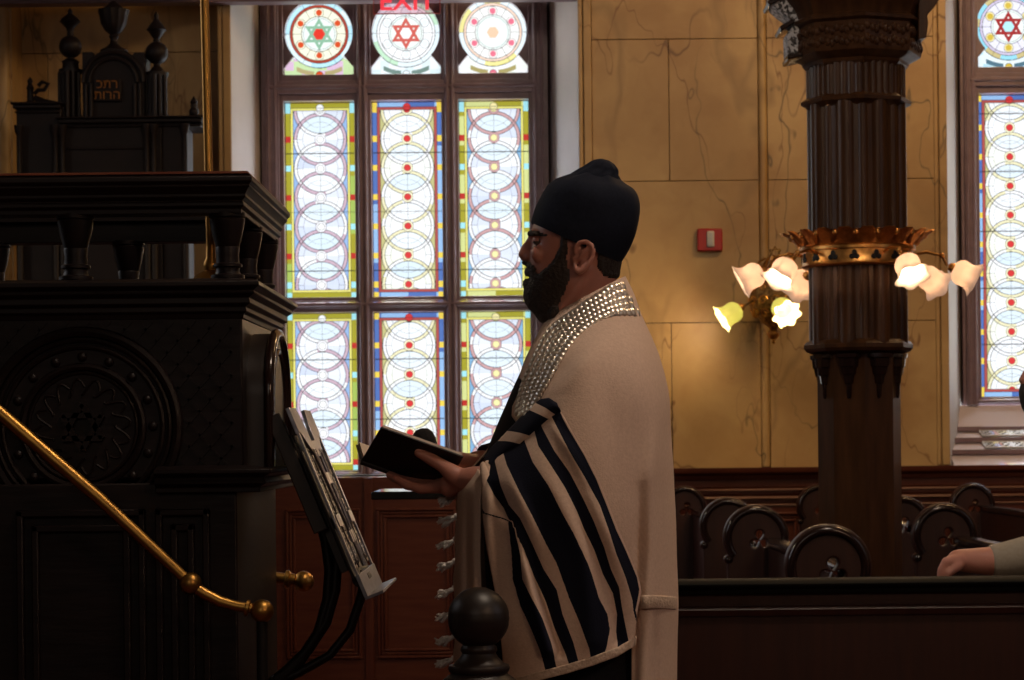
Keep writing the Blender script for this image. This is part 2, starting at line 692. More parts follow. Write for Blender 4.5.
def course(x0, x1, z0, z1, joints):
    e = [x0] + [j for j in sorted(joints) if x0 + 0.05 < j < x1 - 0.05] + [x1]
    for a, c in zip(e[:-1], e[1:]):
        blocks.box(a + g, c - g, YW, YW + 0.03, z0 + g, z1 - g)


xl0, xl1 = PX(12, 150, YW), PX(222, 150, YW)
for i in range(len(zj) - 1):
    z0, z1 = zj[i], zj[i + 1]
    alt = (i % 2 == 0)
    course(XA1 + 0.07, xs0, z0, z1, [xm] if alt else [])
    blocks.box(xt, XB0 - 0.02, YW + 0.004, YW + 0.03, z0, z1)
    course(xs1, xt, z0, z1, [(xs1 + xt) / 2 + 0.1] if i == 0 else [])
    niche = [xl0 + 0.5] if not alt else [xl0 + 0.14, xl0 + 0.64]
    e_ = [xl0] + niche + [xl1]
    for a, c in zip(e_[:-1], e_[1:]):
        blocks.box(a + g, c - g, YW + 0.24, YW + 0.27, z0 + g, z1 - g)
    course(RX0, xl0 - 0.1, z0, z1, [-3.6, -4.6] if alt else [-4.1, -5.1])
    course(XB1 + 0.07, RX1, z0, z1, [5.0, 6.0] if alt else [5.5])
for x0, x1 in ((XA0, XA1), (XB0, XB1)):
    blocks.box(x0 - 0.07, x1 + 0.07, YW, YW + 0.03, ZTOP, RZ1)
blk = blocks.build('marble_blocks', 'marble', parent=wall, bevel=0.0015, segs=1)
blocks2 = MB().box(NX1, XA0 - 0.07, YW, YW + 0.03, zj[0], RZ1).box(NX1 - 0.004, NX1 + 0.02, YW, YW + 0.25, zj[0], RZ1).box(NX0 - 0.02, NX0 + 0.004, YW - 0.001, YW + 0.25, zj[0], RZ1)
blocks2.build('marble_blocks', 'marble', parent=wall)
strips = MB()
for c, w in (((xs0 + xs1) / 2, 0.024), (xl0 - 0.05, 0.045)):
    strips.lathe([(w, ZSILL), (w, RZ1)], (c, YW + 0.012, 0), n=20)
for x in (XA1 + 0.035, XA0 - 0.035, XB0 - 0.035, XB1 + 0.035):
    strips.box(x - 0.034, x - 0.012, YW - 0.008, YW + 0.03, ZSILL, ZTOP + 0.1)
    strips.box(x - 0.008, x + 0.034, YW - 0.014, YW + 0.03, ZSILL, ZTOP + 0.1)
strips.build('wall_moulding', 'marble', parent=wall, bevel=0.005)

# splayed plaster reveals
FA0, FA1 = PX(263, 200, YG), PX(549, 200, YG)
FB0 = PX(960, 250, YG)
FB1 = FB0 + (FA1 - FA0)


def reveal(parent, x0, x1, f0, f1, zs):
    for a, f, s in ((x0, f0, -1), (x1, f1, 1)):
        m = MB()
        m.add([(a, YW, zs), (f, YG, zs), (f, YG, ZTOP), (a, YW, ZTOP), (a + s * 0.03, YW + 0.06, zs), (f + s * 0.03, YG + 0.08, zs), (f + s * 0.03, YG + 0.08, ZTOP), (a + s * 0.03, YW + 0.06, ZTOP)],
              [(0, 1, 2, 3), (4, 7, 6, 5), (0, 4, 5, 1), (3, 2, 6, 7), (0, 3, 7, 4), (1, 5, 6, 2)])
        m.build('jamb', 'plaster', parent=parent)
    MB().box(x0, x1, YW, YG + 0.1, ZTOP, ZTOP + 0.05).build('soffit', 'plaster', parent=parent)


# ---- leaded glass: colour worked out per piece on a fine grid
PER = 29.2 / 184.0


def lerp(a, c, t):
    return a + (c - a) * t[..., None]


def hash2(i, j, k=0.0):
    h = np.sin(i * 127.1 + j * 311.7 + k * 74.7) * 43758.5453
    return h - np.floor(h)


def glass_grid(x0, x1, z0, z1, fn, keep=None):
    st = 0.0026
    nx, nz = int((x1 - x0) / st), int((z1 - z0) / st)
    X, Z = np.meshgrid(np.linspace(x0, x1, nx), np.linspace(z0, z1, nz))
    C = fn(X, Z)
    idx = np.arange(nx * nz).reshape(nz, nx)
    q = np.stack([idx[:-1, :-1], idx[:-1, 1:], idx[1:, 1:], idx[1:, :-1]], -1).reshape(-1, 4)
    if keep is not None:
        kx, kz = (X[:-1, :-1] + X[1:, 1:]) / 2, (Z[:-1, :-1] + Z[1:, 1:]) / 2
        q = q[keep(kx, kz).ravel()]
    return X.ravel(), Z.ravel(), C.reshape(-1, 3), q


def glass_obj(name, parent, X, Z, C, q, Y):
    me = bpy.data.meshes.new(name)
    off = wl(parent)
    n = len(X)
    v = np.stack([X, np.full(n, Y), Z], -1) - off
    me.vertices.add(n)
    me.vertices.foreach_set('co', v.ravel())
    m = len(q)
    me.loops.add(m * 4)
    me.loops.foreach_set('vertex_index', q.ravel().astype(np.int32))
    me.polygons.add(m)
    me.polygons.foreach_set('loop_start', (np.arange(m) * 4).astype(np.int32))
    me.update(calc_edges=True)
    ca = me.color_attributes.new('glass', 'FLOAT_COLOR', 'POINT')
    ca.data.foreach_set('color', np.concatenate([C, np.ones((n, 1))], 1).astype(np.float32).ravel())
    me.materials.append(M['glass'])
    o = bpy.data.objects.new(name, me)
    COL.objects.link(o)
    o.parent = parent
    WL[o.name] = wl(parent)
    return o


OLIVE = np.array((0.42, 0.38, 0.035))
YEL = np.array((0.88, 0.80, 0.22))
RED = np.array((0.55, 0.04, 0.03))
CYAN = np.array((0.42, 0.85, 0.92))
BLUE = np.array((0.10, 0.19, 0.50))
SKYB = np.array((0.34, 0.55, 0.86))
GREEN = np.array((0.42, 0.56, 0.12))
AMBER = np.array((0.95, 0.70, 0.10))
MAUVE = np.array((0.66, 0.40, 0.40))
CREAM = np.array((0.90, 0.84, 0.55))
WHITE = np.array((1.0, 1.0, 1.0))
LEADC = np.array((0.012, 0.012, 0.014))


def chain_light(cx, w, z0, z1, st):
    """one tall light: coloured border, then a chain of interlaced rings round small discs"""
    R = 0.1405 * w / 0.375
    zc0 = st['zc']

    def fn(X, Z):
        x = X - cx
        hw = w / 2
        C = np.ones(X.shape + (3,))
        k = np.round((Z - zc0) / PER)
        vz = Z - zc0 - k * PER
        d0 = np.hypot(x, vz)
        d1 = np.hypot(x, PER - np.abs(vz))
        inn = 0.82 * hw
        # ground outside the rings
        C[:] = st['corner']
        # inside of the rings: nearly clear glass in slightly different tints
        ring_id = np.where(d0 < d1, 0, 1)
        inside = (d0 < R) | (d1 < R)
        sect = np.floor((np.arctan2(vz, x) + PI) / (PI / 4))
        t = hash2(k, sect, st['seed'])
        tint = lerp(st.get('clear', np.array((0.97, 0.98, 1.0))), st['tint'], np.clip(t * 1.5 - 0.4, 0, 1))
        C = np.where(inside[..., None], tint, C)
        lens = (d0 < R) & (d1 < R)
        tl = lerp(st.get('clear', np.array((0.97, 0.98, 1.0))), np.array((0.74, 0.86, 0.94)), hash2(k + np.sign(vz) * 0.5, 3.0, st['seed']))
        C = np.where(lens[..., None], tl, C)
        lead = np.zeros(X.shape)
        lw = 0.0017
        for d, rr, bw, c in ((d1, R, 0.0088, st['ring']), (d0, R, 0.0088, st['ring'])):
            band = np.abs(d - (rr - bw)) < bw
            half = (x < 0) if d is d0 else (x > 0)
            kk_ = k if d is d0 else k + np.sign(vz)
            zz_ = vz if d is d0 else vz - np.sign(vz) * PER
            sec_ = np.floor((np.arctan2(zz_, x) + PI) / (PI / 3) + 0.3)
            pale = hash2(kk_, sec_, st['seed'] + 3) > 0.62
            C = np.where(band[..., None], np.where(pale[..., None], np.array((0.97, 0.96, 0.96)), c), C)
            lead = np.maximum(lead, (np.abs(d - rr) < lw) | (np.abs(d - (rr - 2 * bw)) < lw))
        for d in (d0, d1):
            lead = np.maximum(lead, 0.55 * (np.abs(d - R * 0.66) < 0.0011) * (d0 > R * 0.2))
        cross = (np.abs(x) < 0.0011) & (d0 > 0.03)
        lead = np.maximum(lead, 0.6 * cross)
        lead = np.maximum(lead, 0.6 * ((np.abs(vz) < 0.0011) & (np.abs(x) > R * 0.66)))
        # the little disc in each ring
        lead = lead * (d0 > 0.0305)
        C = np.where((d0 < 0.030)[..., None], st['rim'], C)
        C = np.where((d0 < 0.0185)[..., None], st['disc'], C)
        lead = np.maximum(lead, 0.8 * ((np.abs(d0 - 0.030) < 0.0014) | (np.abs(d0 - 0.0185) < 0.0012)))
        # borders
        e = np.minimum(hw - np.abs(x), np.minimum(Z - z0, z1 - Z))
        bw1, bw2 = st['bw']
        lead = lead * (e > bw1 + bw2)
        C = np.where((e < bw1 + bw2)[..., None], st['inner'], C)
        seg = np.floor((Z - zc0) / (PER / 2) + 0.5)
        side = np.where((hw - np.abs(x)) <= np.minimum(Z - z0, z1 - Z), seg, np.floor(x / 0.15) * 7)
        tt = hash2(np.floor(side / 2), np.sign(x), st['seed'])
        bc = lerp(st['outer'], st['outer2'], (tt > 0.62).astype(float))
        C = np.where((e < bw1)[..., None], bc, C)
        lead = np.maximum(lead, 0.9 * ((np.abs(e - bw1) < 0.0017) | (np.abs(e - bw1 - bw2) < 0.0016)))
        # small square jewels in the border and at the corners
        kk = np.round((Z - zc0) / PER)
        jewel = (np.abs(Z - zc0 - kk * PER) < 0.016) & (hw - np.abs(x) < bw1)
        jc = np.where((np.mod(kk, 2) == 0)[..., None], st['jew'][0], st['jew'][1])
        C = np.where(jewel[..., None], jc, C)
        crn = (hw - np.abs(x) < bw1) & (np.minimum(Z - z0, z1 - Z) < bw1)
        C = np.where(crn[..., None], st['jew'][st.get('crn', 1)], C)
        dtop = np.hypot(x, z1 - bw1 - Z)
        C = np.where((dtop < 0.021)[..., None], st['disc'], C)
        lead = np.maximum(lead, 0.8 * (np.abs(dtop - 0.021) < 0.0014))
        # saddle bars across the light
        for zb in st['bars']:
            lead = np.maximum(lead, 0.95 * (np.abs(Z - zb) < 0.0024))
        lead = np.maximum(lead, (e < 0.003))
        return C * (1 - lead[..., None]) + LEADC * lead[..., None]
    return glass_grid(cx - w / 2, cx + w / 2, z0, z1, fn)


def star_mask(x, z, r, wid):
    """outline of two triangles, and the hexagon in the middle"""
    def tri(sgn):
        d = np.maximum(np.maximum(-sgn * z, sgn * z * 0.5 + x * math.sqrt(3) / 2), sgn * z * 0.5 - x * math.sqrt(3) / 2)
        return d - r / 2
    a, c = tri(1), tri(-1)
    return ((a < 0) & (a > -wid)) | ((c < 0) & (c > -wid)), (a < -wid) & (c < -wid), (a < 0) | (c < 0)


def rose(cx, cz, r, zb, st):
    """round light with a six pointed star, standing on a low bowed foot"""
    hw = r * 1.02

    def keep(X, Z):
        x, z = X - cx, Z - cz
        foot_top = -r * 0.70 - 0.32 * r * np.clip((np.abs(x) / hw - 0.55) / 0.45, 0, 1) ** 2.4
        return (np.hypot(x, z) < r) | ((z < foot_top) & (np.abs(x) < hw))

    def fn(X, Z):
        x, z = X - cx, Z - cz
        d = np.hypot(x, z) / r
        an = np.arctan2(z, x)
        C = np.ones(X.shape + (3,)) * st['foot']
        t = hash2(np.floor((X - cx + 5) / 0.045), np.floor(Z / 0.05), st['seed'])
        C = lerp(st['foot'], st['foot2'], (t > 0.5).astype(float))
        band = np.exp(-((z + 1.18 * r - 0.35 * x * x / r) / 0.013) ** 2) > 0.4
        C = np.where((band & (np.abs(x) > 0.03) & (np.abs(x) < 0.125))[..., None], st['sash'], C)
        C = np.where((d < 1)[..., None], st['o1'], C)
        sec = np.floor((an + PI) / (PI / 6) + 0.5)
        C = np.where(((d < 1) & (d > 0.86) & (hash2(sec, 1, st['seed']) > 0.55))[..., None], st['o1b'], C)
        C = np.where((d < 0.86)[..., None], st['o2'], C)
        C = np.where((d < 0.78)[..., None], st['mid'], C)
        C = np.where((d < 0.5)[..., None], st['in'], C)
        lead = np.zeros(X.shape)
        for rr, wgt in ((1.0, 1), (0.86, 0.8), (0.78, 0.8), (0.52, 0.8), (0.46, 0.5)):
            lead = np.maximum(lead, wgt * (np.abs(d - rr) * r < 0.0019))
        lead = np.maximum(lead, 0.7 * ((np.abs(np.sin(an * 3)) * d * r / 3 < 0.0014) & (d > 0.5) & (d < 1)))
        for i in range(6):
            a = PI / 2 + i * PI / 3
            dd = np.hypot(x - 0.63 * r * math.cos(a), z - 0.63 * r * math.sin(a))
            C = np.where((dd < 0.024)[..., None], st['jrim'], C)
            C = np.where((dd < 0.0165)[..., None], st['jewel'], C)
            lead = np.maximum(lead, 0.7 * (np.abs(dd - 0.025) < 0.0014))
        ol, hexa, sil = star_mask(x, z, 0.48 * r, 0.085 * r)
        C = np.where(sil[..., None], st['in'], C)
        C = np.where(ol[..., None], st['star'], C)
        C = np.where(hexa[..., None], st['hex'], C)
        dk = np.hypot(x, z + 1.2 * r)
        C = np.where(((dk < 0.019) & (d > 1))[..., None], st['jewel'], C)
        lead = np.maximum(lead, 0.8 * ((d > 1) & (np.abs(dk - 0.019) < 0.0015)))
        C = np.where((lead > 0)[..., None], C * (1 - lead[..., None]) + LEADC * lead[..., None], C)
        return C
    return glass_grid(cx - hw, cx + hw, zb, cz + r, fn, keep)


def spandrel(cx, cz, r, zb, x0, x1, z0, z1, mb, y0, y1):
    """the wooden board round a rose light: star-shaped hole seen from the middle"""
    hw = r * 1.02
    n = 144

    def rin(a):
        c, s = math.cos(a), math.sin(a)
        best = r
        for k in range(70):
            q = r * (1 + k * 0.010)
            x, z = q * c, q * s
            ft = -r * 0.70 - 0.32 * r * max(0, min(1, (abs(x) / hw - 0.55) / 0.45)) ** 2.4
            if z < ft and abs(x) < hw and cz + z > zb:
                best = q
        return best
    inn, out = [], []
    for k in range(n):
        a = 2 * PI * k / n
        c, s = math.cos(a), math.sin(a)
        q = rin(a)
        inn.append((cx + q * c, cz + q * s))
        tx = ((x1 - cx) / c if c > 1e-9 else (x0 - cx) / c if c < -1e-9 else 1e9)
        tz = ((z1 - cz) / s if s > 1e-9 else (z0 - cz) / s if s < -1e-9 else 1e9)
        q = min(tx, tz)
        out.append((cx + q * c, cz + q * s))
    rings = [[(x, y0, z) for x, z in out], [(x, y0, z) for x, z in inn], [(x, y1, z) for x, z in inn], [(x, y1, z) for x, z in out]]
    mb.rings(rings, closed=True)


GREENBORDER = dict(corner=np.array((0.34, 0.50, 0.78)), tint=np.array((0.68, 0.74, 0.90)), ring=np.array((0.66, 0.48, 0.56)), rim=np.array((0.95, 0.93, 0.95)),
                   disc=np.array((0.97, 0.97, 0.95)), outer=OLIVE, outer2=GREEN, inner=YEL, jew=(RED, CYAN), bw=(0.031, 0.013), seed=1.0, crn=1)
ROSEBORDER = dict(GREENBORDER, ring=MAUVE, rim=MAUVE, disc=np.array((0.97, 0.86, 0.42)), seed=3.0, outer2=np.array((0.72, 0.76, 0.30)), corner=np.array((0.26, 0.48, 0.70)))
BLUEBORDER = dict(corner=np.array((0.58, 0.54, 0.24)), tint=np.array((0.96, 0.97, 0.84)), ring=CREAM, rim=np.array((0.96, 0.90, 0.62)), disc=np.array((0.70, 0.05, 0.05)),
                  outer=BLUE, outer2=SKYB, inner=np.array((0.46, 0.09, 0.08)), jew=(AMBER, AMBER), bw=(0.029, 0.015), seed=5.0, crn=0)


def tier_bars(z0, z1, n):
    return [z1 - (z1 - z0) * f for f in n]


def stained_window(no, parent, cxs, styles, tiers, w, f0, f1, cz, rr, rb, roses, zs, label):
    """tiers: list of (z0, z1, bars)"""
    fr = MB()
    y0, y1 = YG - 0.05, YG + 0.07
    zt = ZTOP
    # outer frame and mullions, each with a raised roll in front
    ups = [(f0, cxs[0] - w / 2)] + [(a + w / 2, c - w / 2) for a, c in zip(cxs[:-1], cxs[1:])] + [(cxs[-1] + w / 2, f1)]
    for a, c in ups:
        fr.box(a, c, y0, y1, zs, zt)
        m = (a + c) / 2
        hwid = (c - a) / 2
        fr.box(m - hwid * 0.62, m + hwid * 0.62, y0 - 0.022, y0 + 0.01, zs, zt)
        fr.tube([(m - hwid * 0.30, y0 - 0.022, zs), (m - hwid * 0.30, y0 - 0.022, zt)], 0.010, n=12)
        fr.tube([(m + hwid * 0.30, y0 - 0.022, zs), (m + hwid * 0.30, y0 - 0.022, zt)], 0.010, n=12)
    edges = [zs] + [z for t in tiers[::-1] for z in (t[0], t[1])] + [rb, zt]
    edges = [(zs, tiers[-1][0])] + [(tiers[i][1], tiers[i - 1][0]) for i in range(len(tiers) - 1, 0, -1)] + [(tiers[0][1], rb)]
    for k, (za, zb) in enumerate(edges):
        if zb - za < 0.005:
            continue
        m = (za + zb) / 2
        h = (zb - za) / 2
        fr.box(f0 + 0.01, f1 - 0.01, y0 + 0.004, y1, za, zb)
        fr.box(f0 + 0.05, f1 - 0.05, y0 - 0.018, y0 + 0.01, m - h * 0.5, m + h * 0.5)
        fr.tube([(f0 + 0.05, y0 - 0.02, m), (f1 - 0.05, y0 - 0.02, m)], min(0.012, h * 0.35), n=12)
    o = fr.build('window_frame', 'frame_wood', parent=parent, bevel=0.003)
    sp = MB()
    for cx in cxs:
        spandrel(cx, cz, rr, rb, cx - w / 2 - 0.03, cx + w / 2 + 0.03, rb - 0.001, zt, sp, y0 + 0.03, y0 + 0.06)
    sp.build('tracery_board', 'frame_wood', parent=parent, smooth=30)
    for cx, st, rs in zip(cxs, styles, roses):
        for t in tiers:
            s2 = dict(st)
            s2['bars'] = t[2]
            s2['zc'] = t[3]
            glass_obj('stained_glass', parent, *chain_light(cx, w, t[0], t[1], s2), Y=YG + 0.02)
        glass_obj('rose_glass', parent, *rose(cx, cz, rr, rb, rs), Y=YG + 0.02)


TINT = np.array((0.96, 0.98, 1.0))
ROSE1 = dict(o1=np.array((0.55, 0.85, 0.96)), o1b=np.array((0.80, 0.95, 0.98)), o2=np.array((0.45, 0.06, 0.03)), mid=np.array((0.96, 0.93, 0.72)), **{'in': np.array((0.90, 0.97, 0.92))},
             jewel=np.array((0.72, 0.09, 0.02)), jrim=np.array((0.95, 0.92, 0.70)), star=np.array((0.30, 0.52, 0.36)), hex=np.array((0.80, 0.05, 0.03)), foot=np.array((0.78, 0.55, 0.72)), foot2=np.array((0.62, 0.80, 0.42)), sash=np.array((0.50, 0.42, 0.20)), seed=2.0)
ROSE2 = dict(ROSE1, o1=np.array((0.86, 0.97, 1.0)), o1b=np.array((0.60, 0.85, 0.62)), o2=np.array((0.98, 0.98, 0.98)), mid=np.array((1, 1, 1.0)), jewel=np.array((0.86, 0.96, 0.98)), jrim=np.array((0.95, 1, 1)),
             star=np.array((0.66, 0.13, 0.10)), hex=np.array((1, 1, 1.0)), foot=np.array((0.93, 0.98, 1)), foot2=np.array((0.80, 0.93, 0.95)), sash=np.array((0.20, 0.30, 0.26)), seed=4.0)
ROSE3 = dict(ROSE1, o1=np.array((0.88, 0.97, 1.0)), o1b=np.array((0.95, 0.85, 0.35)), o2=np.array((0.96, 0.72, 0.58)), mid=np.array((1, 0.98, 0.94)), jewel=np.array((0.85, 0.20, 0.28)), jrim=np.array((1, 0.95, 0.9)),
             star=np.array((0.97, 0.93, 0.90)), hex=np.array((0.93, 0.62, 0.42)), foot=np.array((0.97, 0.97, 0.97)), foot2=np.array((0.93, 0.96, 0.9)), sash=np.array((0.45, 0.38, 0.15)), seed=6.0)
ROSE4 = dict(ROSE1, o1=np.array((0.66, 0.55, 0.26)), o1b=np.array((0.35, 0.75, 0.90)), o2=np.array((0.70, 0.62, 0.80)), mid=np.array((0.86, 0.84, 0.94)), jewel=np.array((0.70, 0.50, 0.06)), jrim=np.array((0.90, 0.80, 0.45)),
             star=np.array((0.40, 0.03, 0.03)), hex=np.array((0.50, 0.85, 0.93)), foot=np.array((0.55, 0.82, 0.92)), foot2=np.array((0.85, 0.95, 0.97)), sash=np.array((0.10, 0.20, 0.26)), seed=8.0)

# the window behind the reader
WG = 70.5 / 184.0
cxs = [PX(320.5, 200, YG), PX(407.5, 200, YG), PX(494.5, 200, YG)]
zA = lambda y: PZ(407, y, YG)
wA = thing('window_1', 'tall wooden window of three stained glass lights behind the reading man', None, (cxs[1], YG, zA(474)), kind='structure')
tA = [(zA(297), zA(101), [zA(152), zA(211), zA(270)], zA(138)), (zA(470), zA(312), [zA(359), zA(419)], zA(345))]
stained_window(1, wA, cxs, [GREENBORDER, BLUEBORDER, ROSEBORDER], tA, WG, FA0, FA1, zA(32.5), 34.0 / 184, zA(75), [ROSE1, ROSE2, ROSE3], zA(476), '')
reveal(wA, XA0, XA1, FA0, FA1, ZSILL - 0.05)
m = MB().box(XA0, XA1, YW - 0.03, YG + 0.05, ZSILL - 0.05, zA(475))
m.build('sill', 'red_wood_flat', parent=wA, bevel=0.006)
# the window at the far right
c0 = PX(1011, 200, YG)
cxb = [c0, c0 + 0.473, c0 + 0.946]
zB = lambda y: PZ(1011, y, YG)
wB = thing('window_2', 'stained glass window with a slatted stone sill beyond the column', None, (cxb[1], YG, zB(407)), kind='structure')
tB = [(zB(397), zB(94), [zB(113), zB(171), zB(231), zB(288), zB(344)], zB(127))]
stained_window(2, wB, cxb, [BLUEBORDER, GREENBORDER, BLUEBORDER], tB, 66 / 184.0, FB0, FB1, zB(26), 33.5 / 184, zB(68), [ROSE4, ROSE1, ROSE4], zB(405), '')
reveal(wB, XB0, XB1, FB0, FB1, ZSILL - 0.05)
# stepped sill: sloping boards with dark nosings
ys = [405, 428, 439, 451, 469]
sl = MB()
nose = MB()
for i in range(4):
    Ya, Yb = YG - 0.06 - i * 0.115, YG - 0.06 - (i + 1) * 0.115
    za, zb = PZ(1000, ys[i] + (4 if i else 0), Ya), PZ(1000, ys[i + 1] - 1, Yb)
    sl.add([(XB0 + 0.02, Ya, za), (XB1 - 0.02, Ya, za), (XB1 - 0.02, Yb, zb), (XB0 + 0.02, Yb, zb), (XB0 + 0.02, Ya, za - 0.3), (XB1 - 0.02, Ya, za - 0.3), (XB1 - 0.02, Yb, zb - 0.3), (XB0 + 0.02, Yb, zb - 0.3)],
           [(0, 1, 2, 3), (4, 7, 6, 5), (0, 3, 7, 4), (1, 5, 6, 2), (0, 4, 5, 1), (3, 2, 6, 7)])
    if i < 3:
        nose.box(XB0 + 0.01, XB1 - 0.01, Yb - 0.014, Yb + 0.01, zb - 0.022, zb + 0.004)
sl.build('sill', 'sill_stone', parent=wB)
nose.build('sill_nosing', 'frame_wood', parent=wB, bevel=0.003)
# two pierced grilles lying on the sill boards
for gi, i in enumerate((1, 2)):
    Ya, Yb = YG - 0.06 - i * 0.115, YG - 0.06 - (i + 1) * 0.115
    za, zb = PZ(1000, ys[i] + 4, Ya), PZ(1000, ys[i + 1] - 1, Yb)
    gx0, gx1 = PX(981 + 3 * gi, 440, (Ya + Yb) / 2), PX(1080, 440, (Ya + Yb) / 2)
    gr = MB()

    def on(x, t):
        return (x, Ya + (Yb - Ya) * t - 0.004, za + (zb - za) * t + 0.010)
    for t in (0.06, 0.94):
        gr.tube([on(gx0, t), on(gx1, t)], 0.0055, n=6)
    n = int((gx1 - gx0) / 0.075)
    for k in range(n + 1):
        xa = gx0 + k * 0.075
        gr.tube([on(xa, 0.06), on(xa, 0.94)], 0.0055, n=6)
        if k < n:
            gr.tube([on(xa, 0.06), on(xa + 0.075, 0.94)], 0.0045, n=6)
            gr.tube([on(xa, 0.94), on(xa + 0.075, 0.06)], 0.0045, n=6)
            gr.tube([on(xa + 0.0375 + 0.026 * math.cos(q * PI / 6), 0.5 + 0.36 * math.sin(q * PI / 6)) for q in range(12)], 0.0042, n=6, closed=True)
    o = gr.build('sill_grille', 'grille_metal')
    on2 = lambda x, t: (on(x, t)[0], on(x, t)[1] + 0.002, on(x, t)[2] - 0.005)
    MB().add([on2(gx0, .06), on2(gx1, .06), on2(gx1, .94), on2(gx0, .94)] + [tuple(np.array(on2(*q)) - np.array((0, 0, .004))) for q in ((gx0, .06), (gx1, .06), (gx1, .94), (gx0, .94))], [(0, 1, 2, 3), (4, 7, 6, 5), (0, 4, 5, 1), (1, 5, 6, 2), (2, 6, 7, 3), (3, 7, 4, 0)]).build('hole_shade', 'lead', parent=o)  # dark sheet standing in for the shade inside the grille holes
    tag(o, ['pale pierced metal grille on the upper step of the window sill', 'pale pierced metal grille on the lower step of the window sill'][gi], 'grille', 'window sill grilles')

# wooden wainscot with panels along the back wall
wn = MB()
yw = YW - 0.05
for x0, x1 in ((RX0, RX1),):
    wn.box(x0, x1, yw, YW + 0.03, 0, ZSILL - 0.03)
wains = struct(wn.build('trim_1', 'red_wood_flat', bevel=0.004), 'dark red wooden wainscot along the wall')
mo = MB()
zz = lambda y: PZ(700, y, yw)
cap = [(0, zz(480)), (0.012, zz(480)), (0.018, zz(476)), (0.045, zz(473)), (0.05, zz(470.5)), (0.05, zz(468)), (0, zz(468))]
mo.sweep(cap, [(RX0, yw), (XA0 - 0.02, yw)])
mo.sweep(cap, [(XA1 + 0.0, yw), (RX1, yw)])
for ya, yb, o_ in ((487, 491, 0.012), (494, 499, 0.022), (503, 506, 0.010)):
    mo.sweep([(0, zz(yb)), (o_, zz(yb)), (o_ * 0.6, zz((ya + yb) / 2)), (o_, zz(ya)), (0, zz(ya))], [(XA1 + 0.0, yw), (RX1, yw)])
mo.build('wainscot_moulding', 'red_wood_flat', parent=wains, smooth=25)
pn = MB()


def panel(px0, px1, py0, py1):
    x0, x1 = PX(px0, 560, yw), PX(px1, 560, yw)
    z0, z1 = PZ(400, py1, yw), PZ(400, py0, yw)
    for i, (w_, d_) in enumerate(((0.0, 0.018), (0.018, 0.010), (0.036, 0.014))):
        a, c, e, f = x0 + w_, x1 - w_, z0 + w_, z1 - w_
        t = 0.014
        pn.box(a, c, yw - d_, yw + 0.005, f - t, f)
        pn.box(a, c, yw - d_, yw + 0.005, e, e + t)
        pn.box(a, a + t, yw - d_, yw + 0.005, e + t, f - t)
        pn.box(c - t, c, yw - d_, yw + 0.005, e + t, f - t)


panel(286, 361, 508, 658)
panel(377, 456, 508, 658)
panel(472, 540, 508, 658)
for k in range(7):
    panel(690 + k * 62, 742 + k * 62, 516, 650)
pn.build('panel_moulding', 'red_wood', parent=wains, bevel=0.004)
sk = MB().box(RX0, RX1, yw - 0.03, yw, 0, 0.09)
struct(sk.build('baseboard_back', 'red_wood_flat', bevel=0.006))
# broad stile between the panels
MB().box(PX(364.5, 560, yw), PX(373.5, 560, yw), yw - 0.012, yw, 0.09, ZSILL - 0.035).build('stile', 'red_wood', parent=wains, bevel=0.004)

# beam under the gallery
bm_ = MB()
zt = PZ(300, 4, YW - 0.02)
bm_.box(-3.4, PX(577, 2, YW - 0.1), YW - 0.10, YW - 0.0, zt, zt + 0.14)
bm_.box(-3.4, PX(577, 2, YW - 0.1), YW - 0.13, YW - 0.0, zt + 0.03, zt + 0.10)
struct(bm_.build('trim_2', 'frame_wood', bevel=0.004), 'wooden beam across the head of the window')

# unseen slab added to keep the overhead light off the chair niche
shade_mb = MB().box(RX0, XA0 + 0.0, 9.8, YW - 0.14, PZ(100, -14, YW - 0.2), PZ(100, -14, YW - 0.2) + 0.12)
struct(shade_mb.build('shade_slab', 'frame_wood', bevel=0.01), 'unseen slab added over the carved chair to shade the niche')

# tall stand with a polished top behind the reader
Ys = 6.2
stn = thing('stand', 'tall dark stand with a polished black top reflecting the window behind the man', 'stand', (PX(545, 600, Ys + .2), Ys + .2, 0.12))
x0, x1 = PX(371, 492, Ys), PX(600, 492, Ys)
z1 = PZ(400, 491.5, Ys)
MB().box(x0, x1, Ys, Ys + 0.42, z1 - 0.022, z1).build('top', 'dark_stone', parent=stn, bevel=0.003)
MB().box(PX(500, 500, Ys), x1 - 0.03, Ys + 0.06, Ys + 0.36, 0.12, z1 - 0.022).build('body', 'pew_wood', parent=stn, bevel=0.004)

# lit exit sign hanging in front of the middle round light
Ye = YW - 0.22
ex = thing('exit_sign', 'clear exit sign with red letters hanging before the middle round light', 'sign', P(406, 13, Ye))
xa, xb_ = PX(373.5, 8, Ye), PX(440, 8, Ye)
za, zb = PZ(406, 13.5, Ye), PZ(406, -15, Ye)
MB().box(xa, xb_, Ye, Ye + 0.006, za, zb).build('plate', 'acrylic', parent=ex)
edge = MB()
for q in ((xa, xb_, za - 0.003, za + 0.002), (xa - 0.002, xa + 0.002, za, zb), (xb_ - 0.002, xb_ + 0.002, za, zb)):
    edge.box(q[0], q[1], Ye - 0.001, Ye + 0.007, q[2], q[3])
edge.box(xa, xb_, Ye - 0.012, Ye + 0.02, zb, zb + 0.03)
edge.box((xa + xb_) / 2 - 0.01, (xa + xb_) / 2 + 0.01, Ye, Ye + 0.015, zb + 0.03, ZTOP - 0.2)
edge.box((xa + xb_) / 2 - 0.01, (xa + xb_) / 2 + 0.01, Ye, YG - 0.04, ZTOP - 0.22, ZTOP - 0.2)
edge.build('mount', 'alarm_red', parent=ex)
t = text_mb('EXIT', 0.130, 0.006, 0.0018)
